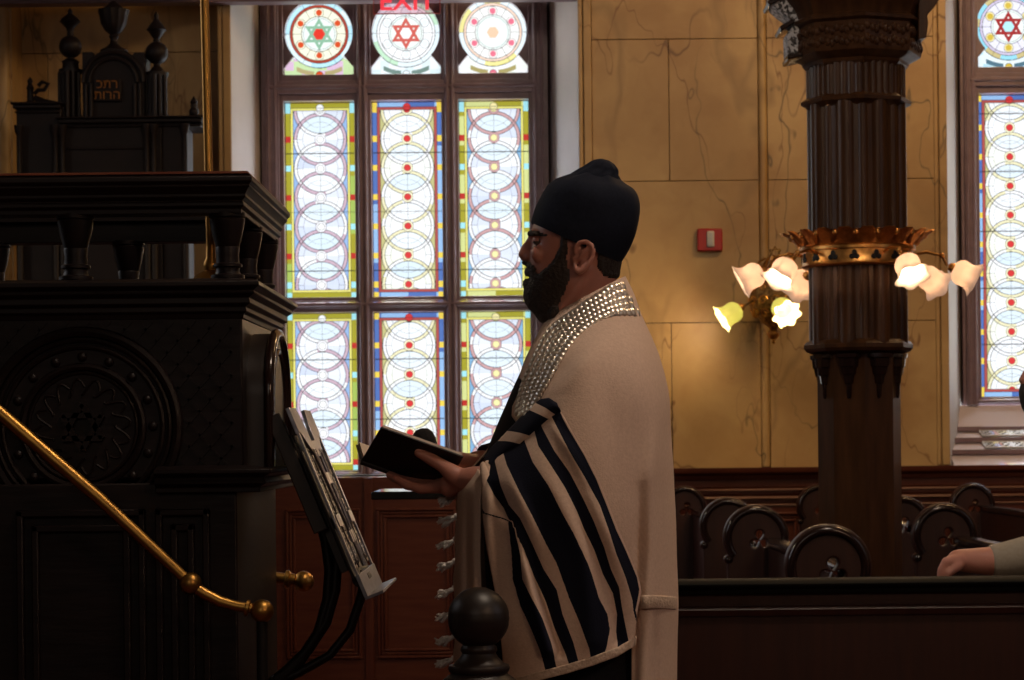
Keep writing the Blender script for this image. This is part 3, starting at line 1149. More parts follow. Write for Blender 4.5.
move(t, (xa + xb_) / 2 + 0.002, Ye - 0.005, PZ(406, 9.8, Ye), sx=1.08)
t.build('letters', 'exit_red', parent=ex, smooth=0)

# ------------------------------------------------------------------ pulpit
YP, YB = 4.55, 5.22
XC = PX(243, 400, YP)
XL = -2.0
z_ = lambda y: PZ(243, y, 4.53)
pul = thing('pulpit', 'carved dark wooden pulpit with a baluster rail and a ringed star medallion', 'pulpit', (XC - 0.7, YP + 0.3, 0))
zdeck = z_(277)
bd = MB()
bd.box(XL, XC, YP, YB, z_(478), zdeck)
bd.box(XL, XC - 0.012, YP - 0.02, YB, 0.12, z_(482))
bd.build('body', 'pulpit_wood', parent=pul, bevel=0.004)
LP = [(XL, YP), (XC, YP), (XC, YB), (XL, YB)]


def prof(pts):
    """(out, pixel row) -> closed moulding profile"""
    return [(o, z_(y)) for o, y in pts]


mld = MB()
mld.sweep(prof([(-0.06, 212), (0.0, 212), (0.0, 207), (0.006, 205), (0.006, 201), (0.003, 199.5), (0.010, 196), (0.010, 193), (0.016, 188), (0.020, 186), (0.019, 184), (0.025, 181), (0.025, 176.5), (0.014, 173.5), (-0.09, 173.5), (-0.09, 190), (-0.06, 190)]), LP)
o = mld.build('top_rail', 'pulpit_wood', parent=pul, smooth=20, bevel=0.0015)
cap2 = MB()
cap2.sweep(prof([(0.02, 173.5), (0.016, 170.5), (-0.08, 170.5), (-0.08, 173.5)]), LP)
cap2.build('rail_cap', 'red_wood_flat', parent=pul, smooth=20, bevel=0.002)
bc = MB()
bc.sweep(prof([(-0.08, 318), (0.002, 318), (0.004, 313), (0.010, 311), (0.008, 306), (0.018, 303), (0.016, 297), (0.028, 293), (0.026, 290), (0.038, 286), (0.038, 281.5), (0.026, 279), (-0.08, 277)]), LP)
bc.build('cornice', 'pulpit_wood', parent=pul, smooth=20, bevel=0.0015)
lg = MB()
lg.sweep(prof([(-0.03, 492), (0.036, 492), (0.036, 487), (0.050, 483), (0.044, 477), (0.060, 473), (0.060, 469), (0.0, 465), (-0.03, 465)]), [(PX(158, 470, YP), YP), (XC, YP), (XC, YB), (XL, YB)])
lg.build('ledge', 'pulpit_wood', parent=pul, smooth=20, bevel=0.0015)
# frieze board under the rear and side rail
# balusters: front, side, rear
yb0, yb1 = z_(276.5), z_(210)


def bal(x, y, mb):
    H = yb1 - yb0
    pr = [(0.034, 0), (0.034, 0.05), (0.026, 0.07), (0.0235, 0.12), (0.024, 0.16), (0.029, 0.18), (0.029, 0.22), (0.0235, 0.24), (0.0225, 0.36), (0.0245, 0.46), (0.0235, 0.48), (0.0245, 0.50), (0.031, 0.68), (0.0355, 0.86), (0.036, 0.90), (0.034, 0.92), (0.037, 0.93), (0.037, 1.0)]
    return mb.lathe([(r * 1.0, yb0 + h * H) for r, h in pr], (x, y, 0), n=24)


inset = 0.035
xb = [PX(227.5, 250, YP + inset)]
sp = 153 / 505.5
xb = [xb[0] - k * sp for k in range(5)]
for y in (YP + inset, YB - inset):
    for x in xb:
        bal(x, y, MB()).build('baluster', 'pulpit_wood', parent=pul)
bal(xb[0], (YP + YB) / 2, MB()).build('baluster', 'pulpit_wood', parent=pul)
# medallion with the star
Ym = YP - 0.001
cx, cz = PX(83, 427, YP), PZ(83, 427, YP)
k = YP / F
med = MB()
for r, t in ((95, 5.5), (87, 3), (80, 3), (60, 4), (54, 2)):
    med.tube([(cx + r * k * math.cos(a), Ym, cz + r * k * math.sin(a)) for a in np.linspace(0, 2 * PI, 96, endpoint=False)], t * k, n=8, closed=True)
for q in range(16):
    a = q * PI / 8
    med.sphere((cx + 70 * k * math.cos(a), Ym, cz + 70 * k * math.sin(a)), 5 * k, n=10)
    a += PI / 16
    med.tube([(cx + (40 + 8 * math.sin(u * 5)) * k * math.cos(a + (u - 0.5) * 0.5), Ym, cz + (40 + 8 * math.sin(u * 5)) * k * math.sin(a + (u - 0.5) * 0.5)) for u in np.linspace(0, 1, 10)], 1.4 * k, n=6)
med.build('medallion', 'pulpit_wood', parent=pul)
st = MB()
for s in (1, -1):
    tri = [(cx + 23 * k * math.cos(PI / 2 * s + i * 2 * PI / 3), Ym - 0.003, cz + 23 * k * math.sin(PI / 2 * s + i * 2 * PI / 3)) for i in range(3)]
    for i in range(3):
        st.bar(tri[i], tri[(i + 1) % 3], 0.011, 0.016, up=(0, 1, 0))
st.build('star', 'pulpit_wood', parent=pul)
# diagonal lattice on the spandrels
lt = MB()
X0, X1, Z0, Z1 = XL + 0.02, XC - 0.02, z_(470), z_(320)
for s in (1, -1):
    for i in range(-60, 120):
        c = i * 0.042
        pts = []
        for t in np.linspace(0, 1, 160):
            z = Z0 + (Z1 - Z0) * t
            x = X0 + c + s * (z - Z0) * 0.9
            ok = X0 < x < X1 and math.hypot(x - cx, z - cz) > 101 * k
            if ok:
                pts.append((x, YP, z))
            if (not ok or t == 1) and pts:
                if len(pts) > 3:
                    lt.bar((pts[0][0], YP - 0.001, pts[0][2]), (pts[-1][0], YP - 0.001, pts[-1][2]), 0.0045, 0.004, up=(0, 1, 0))
                pts = []
lt.build('lattice', 'pulpit_wood', parent=pul, smooth=0)
# corner post, lower panels
lo = MB()
for px0, px1 in ((20, 148), (158, 212)):
    x0, x1 = PX(px0, 580, YP), PX(px1, 580, YP)
    for w_ in (0.0, 0.03):
        za, zb = z_(508) - w_, 0.3 + w_
        for q in ((x0 + w_, x1 - w_, za - 0.014, za), (x0 + w_, x1 - w_, zb, zb + 0.014), (x0 + w_, x0 + w_ + 0.014, zb, za), (x1 - w_ - 0.014, x1 - w_, zb, za)):
            lo.box(q[0], q[1], YP - 0.034, YP - 0.018, q[2], q[3])
lo.build('panel_moulding', 'pulpit_wood', parent=pul, bevel=0.003)
# arched hood standing out from the side
ar = MB()
yc, rr = 4.77, 0.165
zs, zap, zft = PZ(268, 398, yc), PZ(275, 334, yc), PZ(268, 466, yc)
XO = XC + 0.045
poly = [(yc - rr, zft)] + [(yc - rr * math.cos(a), zs + (zap - zs) * math.sin(a)) for a in np.linspace(0, PI, 40)] + [(yc + rr, zft)]
n = len(poly)
ar.add([(XC - .01, y, z) for y, z in poly] + [(XO, y, z) for y, z in poly], [tuple(range(n)), tuple(range(2 * n - 1, n - 1, -1))] + [(i, n + i, n + (i + 1) % n, (i + 1) % n) for i in range(n)])
ar.build('side_hood', 'newel_wood', parent=pul, smooth=30)
MB().tube([(XO, y, z) for y, z in poly], 0.011, n=10).build('side_arch', 'rim_wood', parent=pul)
MB().tube([(XO, yc + (y - yc) * .72, zs + (z - zs) * (.72 if z > zs else 1)) for y, z in poly], 0.007, n=8).build('side_arch', 'rim_wood', parent=pul)

# step on which pulpit and reader stand
stp = MB().box(-2.6, 0.62, 3.55, 6.9, 0.0, 0.12)
struct(stp.build('trim_3', 'red_wood_flat', bevel=0.01), 'broad wooden step under the pulpit')

# standing brass pole behind the balusters
Yq = 4.92
top, bot = P(203, -60, Yq), P(210.5, 250, Yq)
d = (bot - top) / np.linalg.norm(bot - top)
foot = bot + d * ((bot[2] - zdeck - 0.06) / abs(d[2]))
pole = thing('brass_pole', 'slender upright brass pole on a domed foot standing inside the pulpit rail', 'pole', (foot[0], Yq, zdeck))
pb = MB().tube([top - d * 0.5, foot], 4.4 * Yq / F, n=20)
pb.build('shaft', 'brass', parent=pole)
MB().lathe([(0.052, 0), (0.052, 0.006), (0.044, 0.022), (0.028, 0.036), (0.014, 0.044), (0.016, 0.052), (0.016, 0.058), (0.011, 0.07), (0.0095, 0.10)], (foot[0], Yq, zdeck), n=28).build('foot', 'brass', parent=pole)

# brass handrails with balls
Yh = 4.42
hr = thing('brass_handrail', 'long sloping brass handrail with two ball joints before the pulpit', 'handrail', P(190, 583, Yh))
r = 5.6 * Yh / F
pts = [P(-260, 225, Yh), P(-60, 371, Yh), P(60, 463, Yh), P(188, 581, Yh)]
tb = MB().tube(pts[:1] + [P(-100, 340, Yh), P(0, 413, Yh), P(100, 499, Yh), pts[-1]], [7.2 * Yh / F] * 3 + [6.6 * Yh / F, r], n=20)
tb.build('rail', 'brass', parent=hr)
MB().tube([P(*q, Yh) for q in ((192, 586), (205, 594), (220, 601.5), (236, 606), (252, 608.5))], [r, r * 1.12, r * 1.05, r * 0.95, r * 0.95], n=20).build('bend', 'brass', parent=hr)
MB().sphere(P(190.5, 583.5, Yh), 11.3 * Yh / F, n=28).build('ball', 'brass', parent=hr)
c = P(262, 611, Yh)
MB().sphere(c, 11.8 * Yh / F, n=28).build('ball', 'brass', parent=hr)
MB().lathe([(r * 0.9, -0.004), (r * 1.5, -0.002), (r * 1.5, 0.004), (r * 0.9, 0.006)], P(247, 607.8, Yh), n=20, axis=P(262, 611, Yh) - P(247, 607.8, Yh)).build('collar', 'brass', parent=hr)
# post that carries the rail, at the foot of the steps
MB().tube([c + np.array((0, 0, -0.01)), (c[0], c[1], 0.12)], 0.011, n=14).build('post', 'dark_metal', parent=hr)
MB().tube([P(-180, 283, Yh) + np.array((0, 0.02, -0.01)), P(-180, 283, Yh) + np.array((0, 0.1, -0.04)), P(-180, 283, Yh) + np.array((0, 0.14, -0.04))], 0.009, n=10).build('bracket', 'brass', parent=hr)
Yk = 5.35
h2 = thing('brass_handrail', 'short stub of brass rail ending in a ball behind the pulpit corner', 'handrail', P(303, 581, Yk))
MB().sphere(P(303.5, 581.5, Yk), 10.5 * Yk / F, n=28).build('ball', 'brass', parent=h2)
MB().tube([P(225, 570, Yk), P(262, 576, Yk), P(297, 580, Yk)], 5.6 * Yk / F, n=18).build('rail', 'brass', parent=h2)
MB().lathe([(0.012, -0.012), (0.021, -0.008), (0.021, 0.0), (0.015, 0.004), (0.015, 0.012)], P(289, 579.5, Yk), n=20, axis=(1, 0, -0.1)).build('collar', 'brass', parent=h2)
q = P(240, 572, Yk)
MB().tube([q, (q[0], Yk, 0.12)], 0.012, n=12).build('post', 'dark_metal', parent=h2)

# ------------------------------------------------------------------ silver book rest on a curved arm
Yr = 4.56
dY = 0.44
lec = thing('book_rest', 'steep openwork silver book rest on a dark curved arm beside the pulpit', 'book rest', P(366, 597, Yr))
A = P(287, 408, Yr)
B = P(366, 597, Yr)
ax = (B - A)
Ln = np.linalg.norm(ax)
ax /= Ln
nr_ = np.array((-ax[2], 0, ax[0]))
if nr_[0] < 0:
    nr_ = -nr_


def rp(u, v, h=0.0):
    """u along the slope from the top (m), v away from us (0..1), h off the face"""
    return A + ax * u + np.array((0, dY * v, 0)) + nr_ * h


def rbar(mb, a, c, w, t):
    p, q_ = rp(*a), rp(*c)
    return mb.bar(p, q_, w, t, up=nr_)


fm = MB()
for v in (0.03, 0.97):
    rbar(fm, (0, v), (Ln, v), 0.022, 0.005)
for u0, w in ((Ln - 0.022, 0.05),):
    rbar(fm, (u0, 0), (u0, 1), w, 0.008)
# solid head with a notch
for v0, v1 in ((0.0, 0.30), (0.70, 1.0)):
    poly = [rp(0.0, v0), rp(0.0, v1), rp(0.045, 0.40 if v0 == 0 else 0.60), rp(0.085, 0.42 if v0 == 0 else 0.58), rp(0.10, 0.30 if v0 == 0 else 0.7), rp(0.055, v0 + 0.06 if v0 == 0 else v1 - 0.06), rp(0.055, v0 if v0 == 0 else v1)]
    if v0:
        poly = [rp(0.0, 1.0), rp(0.0, 0.70), rp(0.045, 0.60), rp(0.085, 0.58), rp(0.10, 0.70), rp(0.055, 0.94), rp(0.055, 1.0)]
    n = len(poly)
    fm.add([p + nr_ * 0.004 for p in poly] + [p - nr_ * 0.004 for p in poly], [tuple(range(n)), tuple(range(2 * n - 1, n - 1, -1))] + [(i, n + i, n + (i + 1) % n, (i + 1) % n) for i in range(n)])
rbar(fm, (0.088, 0.38), (0.088, 0.62), 0.035, 0.008)
fm.build('frame', 'silver', parent=lec, bevel=0.001)
rods = MB()
for v0, v1 in ((0.30, 0.5), (0.70, 0.5), (0.42, 0.44), (0.58, 0.56)):
    rods.tube([rp(0.09, v0, 0.003), rp(Ln - 0.055, v1, 0.003)], 0.003, n=6)
rods.build('rod', 'silver', parent=lec)
random.seed(3)
for v in (0.16, 0.84, 0.32, 0.68):
    fil = MB()
    for i in range(22):
        u = 0.10 + (Ln - 0.17) * i / 21
        rr = 0.020 + 0.004 * (i % 2)
        fil.tube([rp(u + rr * 0.7 * math.cos(a) * (1 - t * 0.5), v + (rr / dY) * 1.2 * math.sin(a) * (1 - t * 0.5), -0.001) for t, a in ((t, 7.5 * t + i) for t in np.linspace(0, 1, 11))], 0.0019, n=5)
    fil.build('filigree', 'dark_silver', parent=lec)
for u, v in ((0.155, 0.50), (0.245, 0.16), (0.245, 0.84), (0.285, 0.50)):
    pm = MB()
    rbar(pm, (u, v - 0.12 if v == 0.5 else v - 0.1), (u, v + 0.12 if v == 0.5 else v + 0.1), 0.026, 0.010)
    pm.build('plaque', 'silver', parent=lec, bevel=0.001)
lip = MB()
p0, p1 = rp(Ln, 0), rp(Ln, 1)
w = nr_ * 0.036
n_ = ax * 0.006
lip.add([p0 - nr_ * 0.004, p1 - nr_ * 0.004, p1 + w, p0 + w, p0 - nr_ * 0.004 + n_, p1 - nr_ * 0.004 + n_, p1 + w + n_, p0 + w + n_], [(0, 1, 2, 3), (4, 7, 6, 5), (0, 4, 5, 1), (1, 5, 6, 2), (2, 6, 7, 3), (3, 7, 4, 0)])
lip.build('lip', 'silver', parent=lec, bevel=0.001)
bk = MB()
rbar(bk, (0.09, 0.5, -0.010), (Ln - 0.04, 0.5, -0.010), dY * 0.92, 0.006)
rbar(bk, (0.05, 0.5, -0.026), (Ln - 0.06, 0.5, -0.026), dY * 0.7, 0.018)
rbar(bk, (0.0, 0.12, -0.036), (Ln * 0.62, 0.12, -0.036), 0.03, 0.03)
rbar(bk, (0.0, 0.88, -0.036), (Ln * 0.62, 0.88, -0.036), 0.03, 0.03)
bk.build('back_board', 'newel_wood', parent=lec, bevel=0.002)
am = MB()
Ya = Yr + dY * 0.5
for off in (0, 18):
    pts = [P(x - off * 0.4 + (off if y > 540 else 0) * 0.0, y + off * 0.55, Ya) for x, y in ((312, 478), (324, 500), (333, 530), (337, 560), (335, 590), (326, 622), (308, 650), (285, 672), (262, 690))]
    am.tube(pts, [0.012] * 9, n=10)
pts = [P(x, y, Ya) for x, y in ((366, 575), (360, 600), (350, 630), (330, 655), (300, 672), (262, 690))]
am.tube(pts, 0.010, n=10)
a_, c_ = P(322, 470, Ya), P(316, 482, Ya)
am.lathe([(0.0, -0.05), (0.022, -0.05), (0.022, 0.05), (0.0, 0.05)], P(318, 480, Ya), n=16, axis=(0, 1, 0))
am.lathe([(0.0, -0.04), (0.018, -0.04), (0.018, 0.04), (0.0, 0.04)], P(362, 578, Ya), n=16, axis=(0, 1, 0))
am.box(XC + 0.03, PX(274, 690, Ya), Ya - 0.05, Ya + 0.05, PZ(262, 705, Ya), PZ(262, 675, Ya))
am.build('arm', 'dark_metal', parent=lec)

# ------------------------------------------------------------------ newel post in front of the reader
Yn = 3.9
k = Yn / F
base = P(478.5, 618, Yn)
nw = thing('newel_post', 'black turned newel post with a big grooved ball top before the man', 'post', (base[0], Yn, 0))
bp = []
for i in range(29):
    a = -PI / 2 + 0.34 + (PI - 0.35) * i / 28
    rr = 31 * k
    gr = 0.985 if abs(math.sin(a) * 31 - 3) < 1.6 or abs(math.sin(a) * 31 + 3) < 1.6 else 1.0
    bp.append((rr * math.cos(a) * gr, rr * math.sin(a)))
MB().lathe(bp, base, n=48).build('ball', 'newel_wood', parent=nw)
zb = lambda y: PZ(478, y, Yn) - base[2]
MB().lathe([(12 * k, zb(640)), (18 * k, zb(647)), (18.5 * k, zb(650)), (17 * k, zb(653)), (19 * k, zb(657)), (24 * k, zb(662)), (26 * k, zb(663.5)), (30 * k, zb(665)), (31 * k, zb(668)), (30 * k, zb(671)), (28 * k, zb(673)), (33 * k, zb(677)), (37 * k, zb(680)), (38 * k, zb(684)), (36 * k, zb(688)), (32 * k, zb(694))], base, n=48).build('neck', 'newel_wood', parent=nw)
MB().box(base[0] - 0.055, base[0] + 0.055, Yn - 0.055, Yn + 0.055, 0.12, base[2] + zb(692)).build('shaft', 'newel_wood', parent=nw, bevel=0.008)

# ------------------------------------------------------------------ carved canopied chair by the wall
Yc = 11.3
k = Yc / F
chr_ = thing('carved_chair', 'tall dark carved chair with an arched gable, urn and knobbed finials by the wall', 'chair', (PX(110, 300, Yc), Yc, 0))
Zc = lambda y: PZ(110, y, Yc)
Xc_ = lambda x: PX(x, 110, Yc)
bk = MB()
bk.box(Xc_(62), Xc_(162), Yc - 0.02, Yc + 0.22, 0, Zc(118))
bk.box(Xc_(17), Xc_(62), Yc - 0.02, Yc + 0.22, 0, Zc(108))
bk.box(Xc_(162), Xc_(186), Yc - 0.02, Yc + 0.22, 0, Zc(122))
bk.build('back', 'chair_wood', parent=chr_, bevel=0.006)
cn = MB()
for a, c, y in ((60, 164, 118), (15, 62, 103), (162, 203, 118)):
    cn.box(Xc_(a), Xc_(c), Yc - 0.05, Yc + 0.24, Zc(y + 6), Zc(y + 2))
    cn.box(Xc_(a - 2), Xc_(c + 2), Yc - 0.07, Yc + 0.25, Zc(y + 2), Zc(y))
    cn.box(Xc_(a + 1), Xc_(c - 1), Yc - 0.035, Yc + 0.23, Zc(y + 10), Zc(y + 8))
cn.box(Xc_(68), Xc_(158), Yc - 0.03, Yc, Zc(150), Zc(147))
cn.box(Xc_(68), Xc_(158), Yc - 0.03, Yc, Zc(128), Zc(125))
cn.build('cornice', 'chair_wood', parent=chr_, bevel=0.004)
gb = MB()
gx, gz = Xc_(113), Zc(82)
ro, ri = 31 * k, 23 * k
poly = [(Xc_(82), Zc(118)), (Xc_(82), gz + 0.02), (Xc_(82), Zc(51)), (Xc_(92), Zc(51)), (Xc_(94), Zc(55))] + circ(gx, gz + 0.02, 30 * k, 16, PI * 0.72, PI * 0.28, True) + [(Xc_(132), Zc(55)), (Xc_(134), Zc(52)), (Xc_(144), Zc(52)), (Xc_(144), Zc(118))]
gb.prism(poly, Yc + 0.02, Yc + 0.2)
for r in (30, 24):
    gb.tube([(x, Yc + 0.01, z) for x, z in circ(gx, gz, r * k, 24, PI, 0, True)], 2.0 * k, n=8)
for x in (86, 91, 135, 140):
    gb.tube([(Xc_(x), Yc + 0.0, Zc(117)), (Xc_(x), Yc + 0.0, Zc(84))], 2.0 * k, n=10)
gb.build('gable', 'chair_wood', parent=chr_, smooth=30)
pq = MB().box(Xc_(94), Xc_(121), Yc - 0.0, Yc + 0.03, Zc(101), Zc(79))
pq.build('plaque', 'chair_wood', parent=chr_, bevel=0.003)
for word, yy_ in (('כתר', 88), ('תורה', 99)):
    t = text_mb(word[::-1] if False else word, 0.062, 0.006)
    move(t, Xc_(107.5), Yc - 0.004, Zc(yy_))
    t.build('inscription', 'ochre_letters', parent=chr_, smooth=0)
ur = MB()
ur.lathe([(13 * k, Zc(51)), (14 * k, Zc(47)), (8 * k, Zc(44)), (4 * k, Zc(40)), (3.5 * k, Zc(36)), (5 * k, Zc(33)), (4 * k, Zc(31)), (9 * k, Zc(27)), (12.5 * k, Zc(20), 0.05), (13.5 * k, Zc(13), 0.05), (15 * k, Zc(8), 0.05), (15 * k, Zc(6), 0.05), (11 * k, Zc(5)), (6 * k, Zc(1)), (2 * k, Zc(-3))], (Xc_(111), Yc + 0.1, 0), n=48, lobes=12)
ur.build('urn', 'chair_wood', parent=chr_)


def finial(px, spec, name):
    fb = MB().lathe([(r * k, Zc(y)) for r, y in spec], (Xc_(px), Yc + 0.1, 0), n=32, lobes=8)
    return fb.build(name, 'chair_wood', parent=chr_)


knob = lambda y, r: [(3.5, y + r + 2)] + [(max(3.2, r * math.cos(a)), y - r * math.sin(a)) for a in np.linspace(-1.3, 1.3, 13)] + [(3.5, y - r - 2)]
finial(67, [(9, 70), (8, 60), (9, 58), (5, 55)] + knob(43, 11.5) + [(3, 28), (4, 24), (9, 19), (10.5, 17.5), (8, 14), (4, 11), (2, 9), (2.5, 7), (0.5, 4)], 'finial')
finial(154, [(9, 72), (7, 68), (5, 65)] + knob(50, 11.5) + [(3, 36), (6, 32), (8.5, 28), (10, 27), (7, 22), (3.5, 18), (2, 15), (2.6, 12), (0.5, 8)], 'finial')
finial(26, [(6, 103), (6, 99), (3, 97)] + knob(93, 3.5) + [(2.5, 88), (4, 84), (2, 80), (3, 77), (0.5, 73)], 'finial')
finial(191, [(6, 119), (6, 116), (3, 114)] + knob(110, 5) + [(3, 102), (4, 100), (2, 97), (0.5, 94)], 'finial')
for x, ya, yb in ((67, 118, 66), (154, 118, 70)):
    tr = MB()
    for dx in (-9, -4.5, 0, 4.5, 9):
        tr.tube([(Xc_(x + dx), Yc + 0.06 - 0.05 * (1 - abs(dx) / 9), Zc(ya)), (Xc_(x + dx), Yc + 0.06 - 0.05 * (1 - abs(dx) / 9), Zc(yb + 4))], 2.6 * k, n=8)
    tr.lathe([(11 * k, Zc(ya)), (12.5 * k, Zc(ya - 3)), (11 * k, Zc(ya - 6)), (9 * k, Zc(ya - 8)), (9 * k, Zc(yb + 6)), (12 * k, Zc(yb + 3)), (12 * k, Zc(yb))], (Xc_(x), Yc + 0.1, 0), n=24)
    tr.build('turret', 'chair_wood', parent=chr_)
cl = MB()
for x in (21, 57, 64, 148, 155, 186):
    cl.lathe([(3.6 * k, 0.0), (3.6 * k, Zc(190)), (2.6 * k, Zc(188)), (2.6 * k, Zc(136)), (4 * k, Zc(133)), (5 * k, Zc(126))], (Xc_(x), Yc - 0.05, 0), n=16)
cl.build('colonnette', 'chair_wood', parent=chr_)
sc_ = MB()
sc_.tube([(Xc_(x), Yc + 0.1, Zc(y)) for x, y in ((30, 90), (34, 86), (40, 86), (44, 80), (38, 78), (34, 82))], 2.2 * k, n=8)
sc_.tube([(Xc_(x), Yc + 0.1, Zc(y)) for x, y in ((30, 94), (40, 98), (50, 100), (58, 104))], 3 * k, n=8)
sc_.build('scroll', 'chair_wood', parent=chr_)
st_ = MB().box(Xc_(66), Xc_(160), Yc - 0.6, Yc, 0.0, 0.5)
st_.build('seat', 'chair_wood', parent=chr_, bevel=0.01)

# ------------------------------------------------------------------ fire alarm strobe on the marble
al = thing('fire_alarm', 'red square fire alarm with a clear strobe on the marble wall', 'alarm', P(709.5, 240, YW))
x0, x1 = PX(697, 240, YW), PX(722, 240, YW)
z0, z1 = PZ(710, 251.5, YW), PZ(710, 229, YW)
MB().box(x0, x1, YW - 0.035, YW, z0, z1).build('housing', 'alarm_red', parent=al, bevel=0.006)
xm_ = PX(710, 240, YW)
MB().box(xm_ - 0.020, xm_ + 0.020, YW - 0.048, YW - 0.03, z0 + 0.020, z1 - 0.014).build('strobe', 'strobe_lens', parent=al, bevel=0.007)
MB().box(xm_ - 0.010, xm_ + 0.010, YW - 0.051, YW - 0.045, z0 + 0.030, z1 - 0.026).build('flash_tube', 'grille_metal', parent=al, bevel=0.002)

# ------------------------------------------------------------------ column
Yl = 8.5
kc = Yl / F
xcol = PX(858, 300, Yl)
col = thing('column', 'clustered dark wooden column with a carved bracketed head', 'column', (xcol, Yl, 0), kind='thing')
zc = lambda y: PZ(858, y, Yl - 0.17)


def shaft(mb, secs, n=96, fn=None, rot=PI / 8):
    rings = []
    for r, y in secs:
        ring = []
        for q in range(n):
            a = 2 * PI * q / n
            rr = r * kc * (fn(a) if fn else 1)
            ring.append((xcol + rr * math.cos(a), Yl + rr * math.sin(a), zc(y) if y is not None else 0.0))
        rings.append(ring)
    return mb.rings(rings)


def octo(a, e=0.0):
    s = PI / 4
    b_ = ((a + PI / 8) % s) - s / 2
    b_ = ((a) % s) - s / 2
    return math.cos(s / 2) / math.cos(b_) * 1.0


def cluster(a):
    """eight rolls between narrow hollows on an octagonal core"""
    s = PI / 4
    b_ = (a % s) / s
    roll = 0.085 * math.sqrt(max(0, 1 - ((b_ - 0.5) / 0.22) ** 2)) if abs(b_ - 0.5) < 0.22 else 0.0
    rib = 0.05 * math.sqrt(max(0, 1 - ((min(b_, 1 - b_)) / 0.11) ** 2)) if min(b_, 1 - b_) < 0.11 else 0.0
    return 0.93 + roll + rib


def flute(a):
    return 0.96 + 0.035 * abs(math.sin(a * 20))


shaft(MB(), [(41.5, None), (41.5, 330)], n=64, fn=octo).build('lower_shaft', 'column_wood', parent=col, smooth=18)
shaft(MB(), [(49.5, 345), (49.5, 98)], n=192, fn=cluster).build('upper_shaft', 'column_wood', parent=col, smooth=35)
shaft(MB(), [(40, 354), (47, 352), (52, 350), (54.5, 347), (54.5, 343), (52, 340), (48, 338)], n=64, fn=octo).build('collar', 'column_wood', parent=col, smooth=25)
shaft(MB(), [(48, 104), (51, 101), (55, 99), (55.5, 95.5), (52, 93), (49, 91)], n=64, fn=octo).build('upper_collar', 'column_wood', parent=col, smooth=25)
shaft(MB(), [(50, 96), (50, 58)], n=240, fn=lambda a: flute(a) * (0.3 * octo(a) + 0.7)).build('fluted_neck', 'column_wood', parent=col, smooth=25)
shaft(MB(), [(50, 63), (53, 60), (54, 57), (60, 54), (65, 51), (66, 48), (66.5, 30), (66, 22), (70.5, 19.5), (71, 16.5), (67, 14), (70, 5), (80, -8), (92, -24)], n=64, fn=octo).build('capital', 'column_wood', parent=col, smooth=22)
cv = MB()
for q in range(40):
    a = PI + PI * (q + 0.5) / 40
    for zz_, rr_ in ((30, 66), (42, 65.5)):
        rr2 = rr_ * kc * octo(a)
        cv.sphere((xcol + rr2 * math.cos(a), Yl + rr2 * math.sin(a), zc(zz_ + 2 * math.sin(q * 2.1))), 3.0 * kc, n=8, sc=(1, 1, 1.5))
cv.build('carving', 'column_wood', parent=col)
# hanging corbels under the collar
for i in range(8):
    a = i * PI / 4 + PI / 8
    cb = MB()
    d_ = np.array((math.cos(a), math.sin(a), 0))
    t_ = np.array((-d_[1], d_[0], 0))
    rings = []
    for y, w_, o_ in ((353, 12.5, 9), (357, 12.5, 9), (358, 10, 7.5), (366, 9.5, 7), (367, 8, 6), (374, 7, 5), (375, 5.5, 4), (383, 4.5, 3), (384, 3, 2), (396, 2.4, 1.4), (398, 1.5, 0.8)):
        c_ = np.array((xcol, Yl, zc(y)))
        rings.append([c_ + d_ * 38.5 * kc - t_ * w_ * kc, c_ + d_ * (38.5 + o_) * kc - t_ * w_ * 0.75 * kc, c_ + d_ * (38.5 + o_ + 1) * kc, c_ + d_ * (38.5 + o_) * kc + t_ * w_ * 0.75 * kc, c_ + d_ * 38.5 * kc + t_ * w_ * kc])
    cb.rings(rings)
    cb.build('corbel', 'rim_wood', parent=col, smooth=25)
# carved bracket reaching out from the head
br = MB()
poly = [(803, 16), (803, 60), (789, 63), (786, 60), (785, 36), (791, 30), (787, 22), (779, 16), (772, 10), (768, 4), (768, -30), (803, -30)]
br.prism([(PX(x, y, Yl), PZ(x, y, Yl)) for x, y in poly], Yl - 0.07, Yl + 0.07)
br.build('bracket', 'lit_carving', parent=col, smooth=0, bevel=0.004)
bb = MB()
for a, c_ in (((778, 33), (791, 25)), ((785, 61), (800, 58)), ((766, 8), (780, 0))):
    p, q_ = P(*a, Yl), P(*c_, Yl)
    bb.bar(p, q_, 0.18, 0.018, up=(0, 0, 1))
bb.build('bracket_moulding', 'rim_wood', parent=col, bevel=0.004)
br2 = MB()
poly = [(912, 16), (912, 46), (920, 44), (922, 30), (921, 22), (928, 14), (934, 5), (938, -5), (938, -30), (912, -30)]
br2.prism([(PX(x, y, Yl), PZ(x, y, Yl)) for x, y in poly], Yl - 0.14, Yl + 0.14)
br2.build('bracket', 'column_wood', parent=col, smooth=0, bevel=0.004)
pb_ = MB().box(xcol - 0.24, xcol + 0.24, Yl - 0.24, Yl + 0.24, 0, 0.35)
pb_.build('base', 'column_wood', parent=col, bevel=0.02)

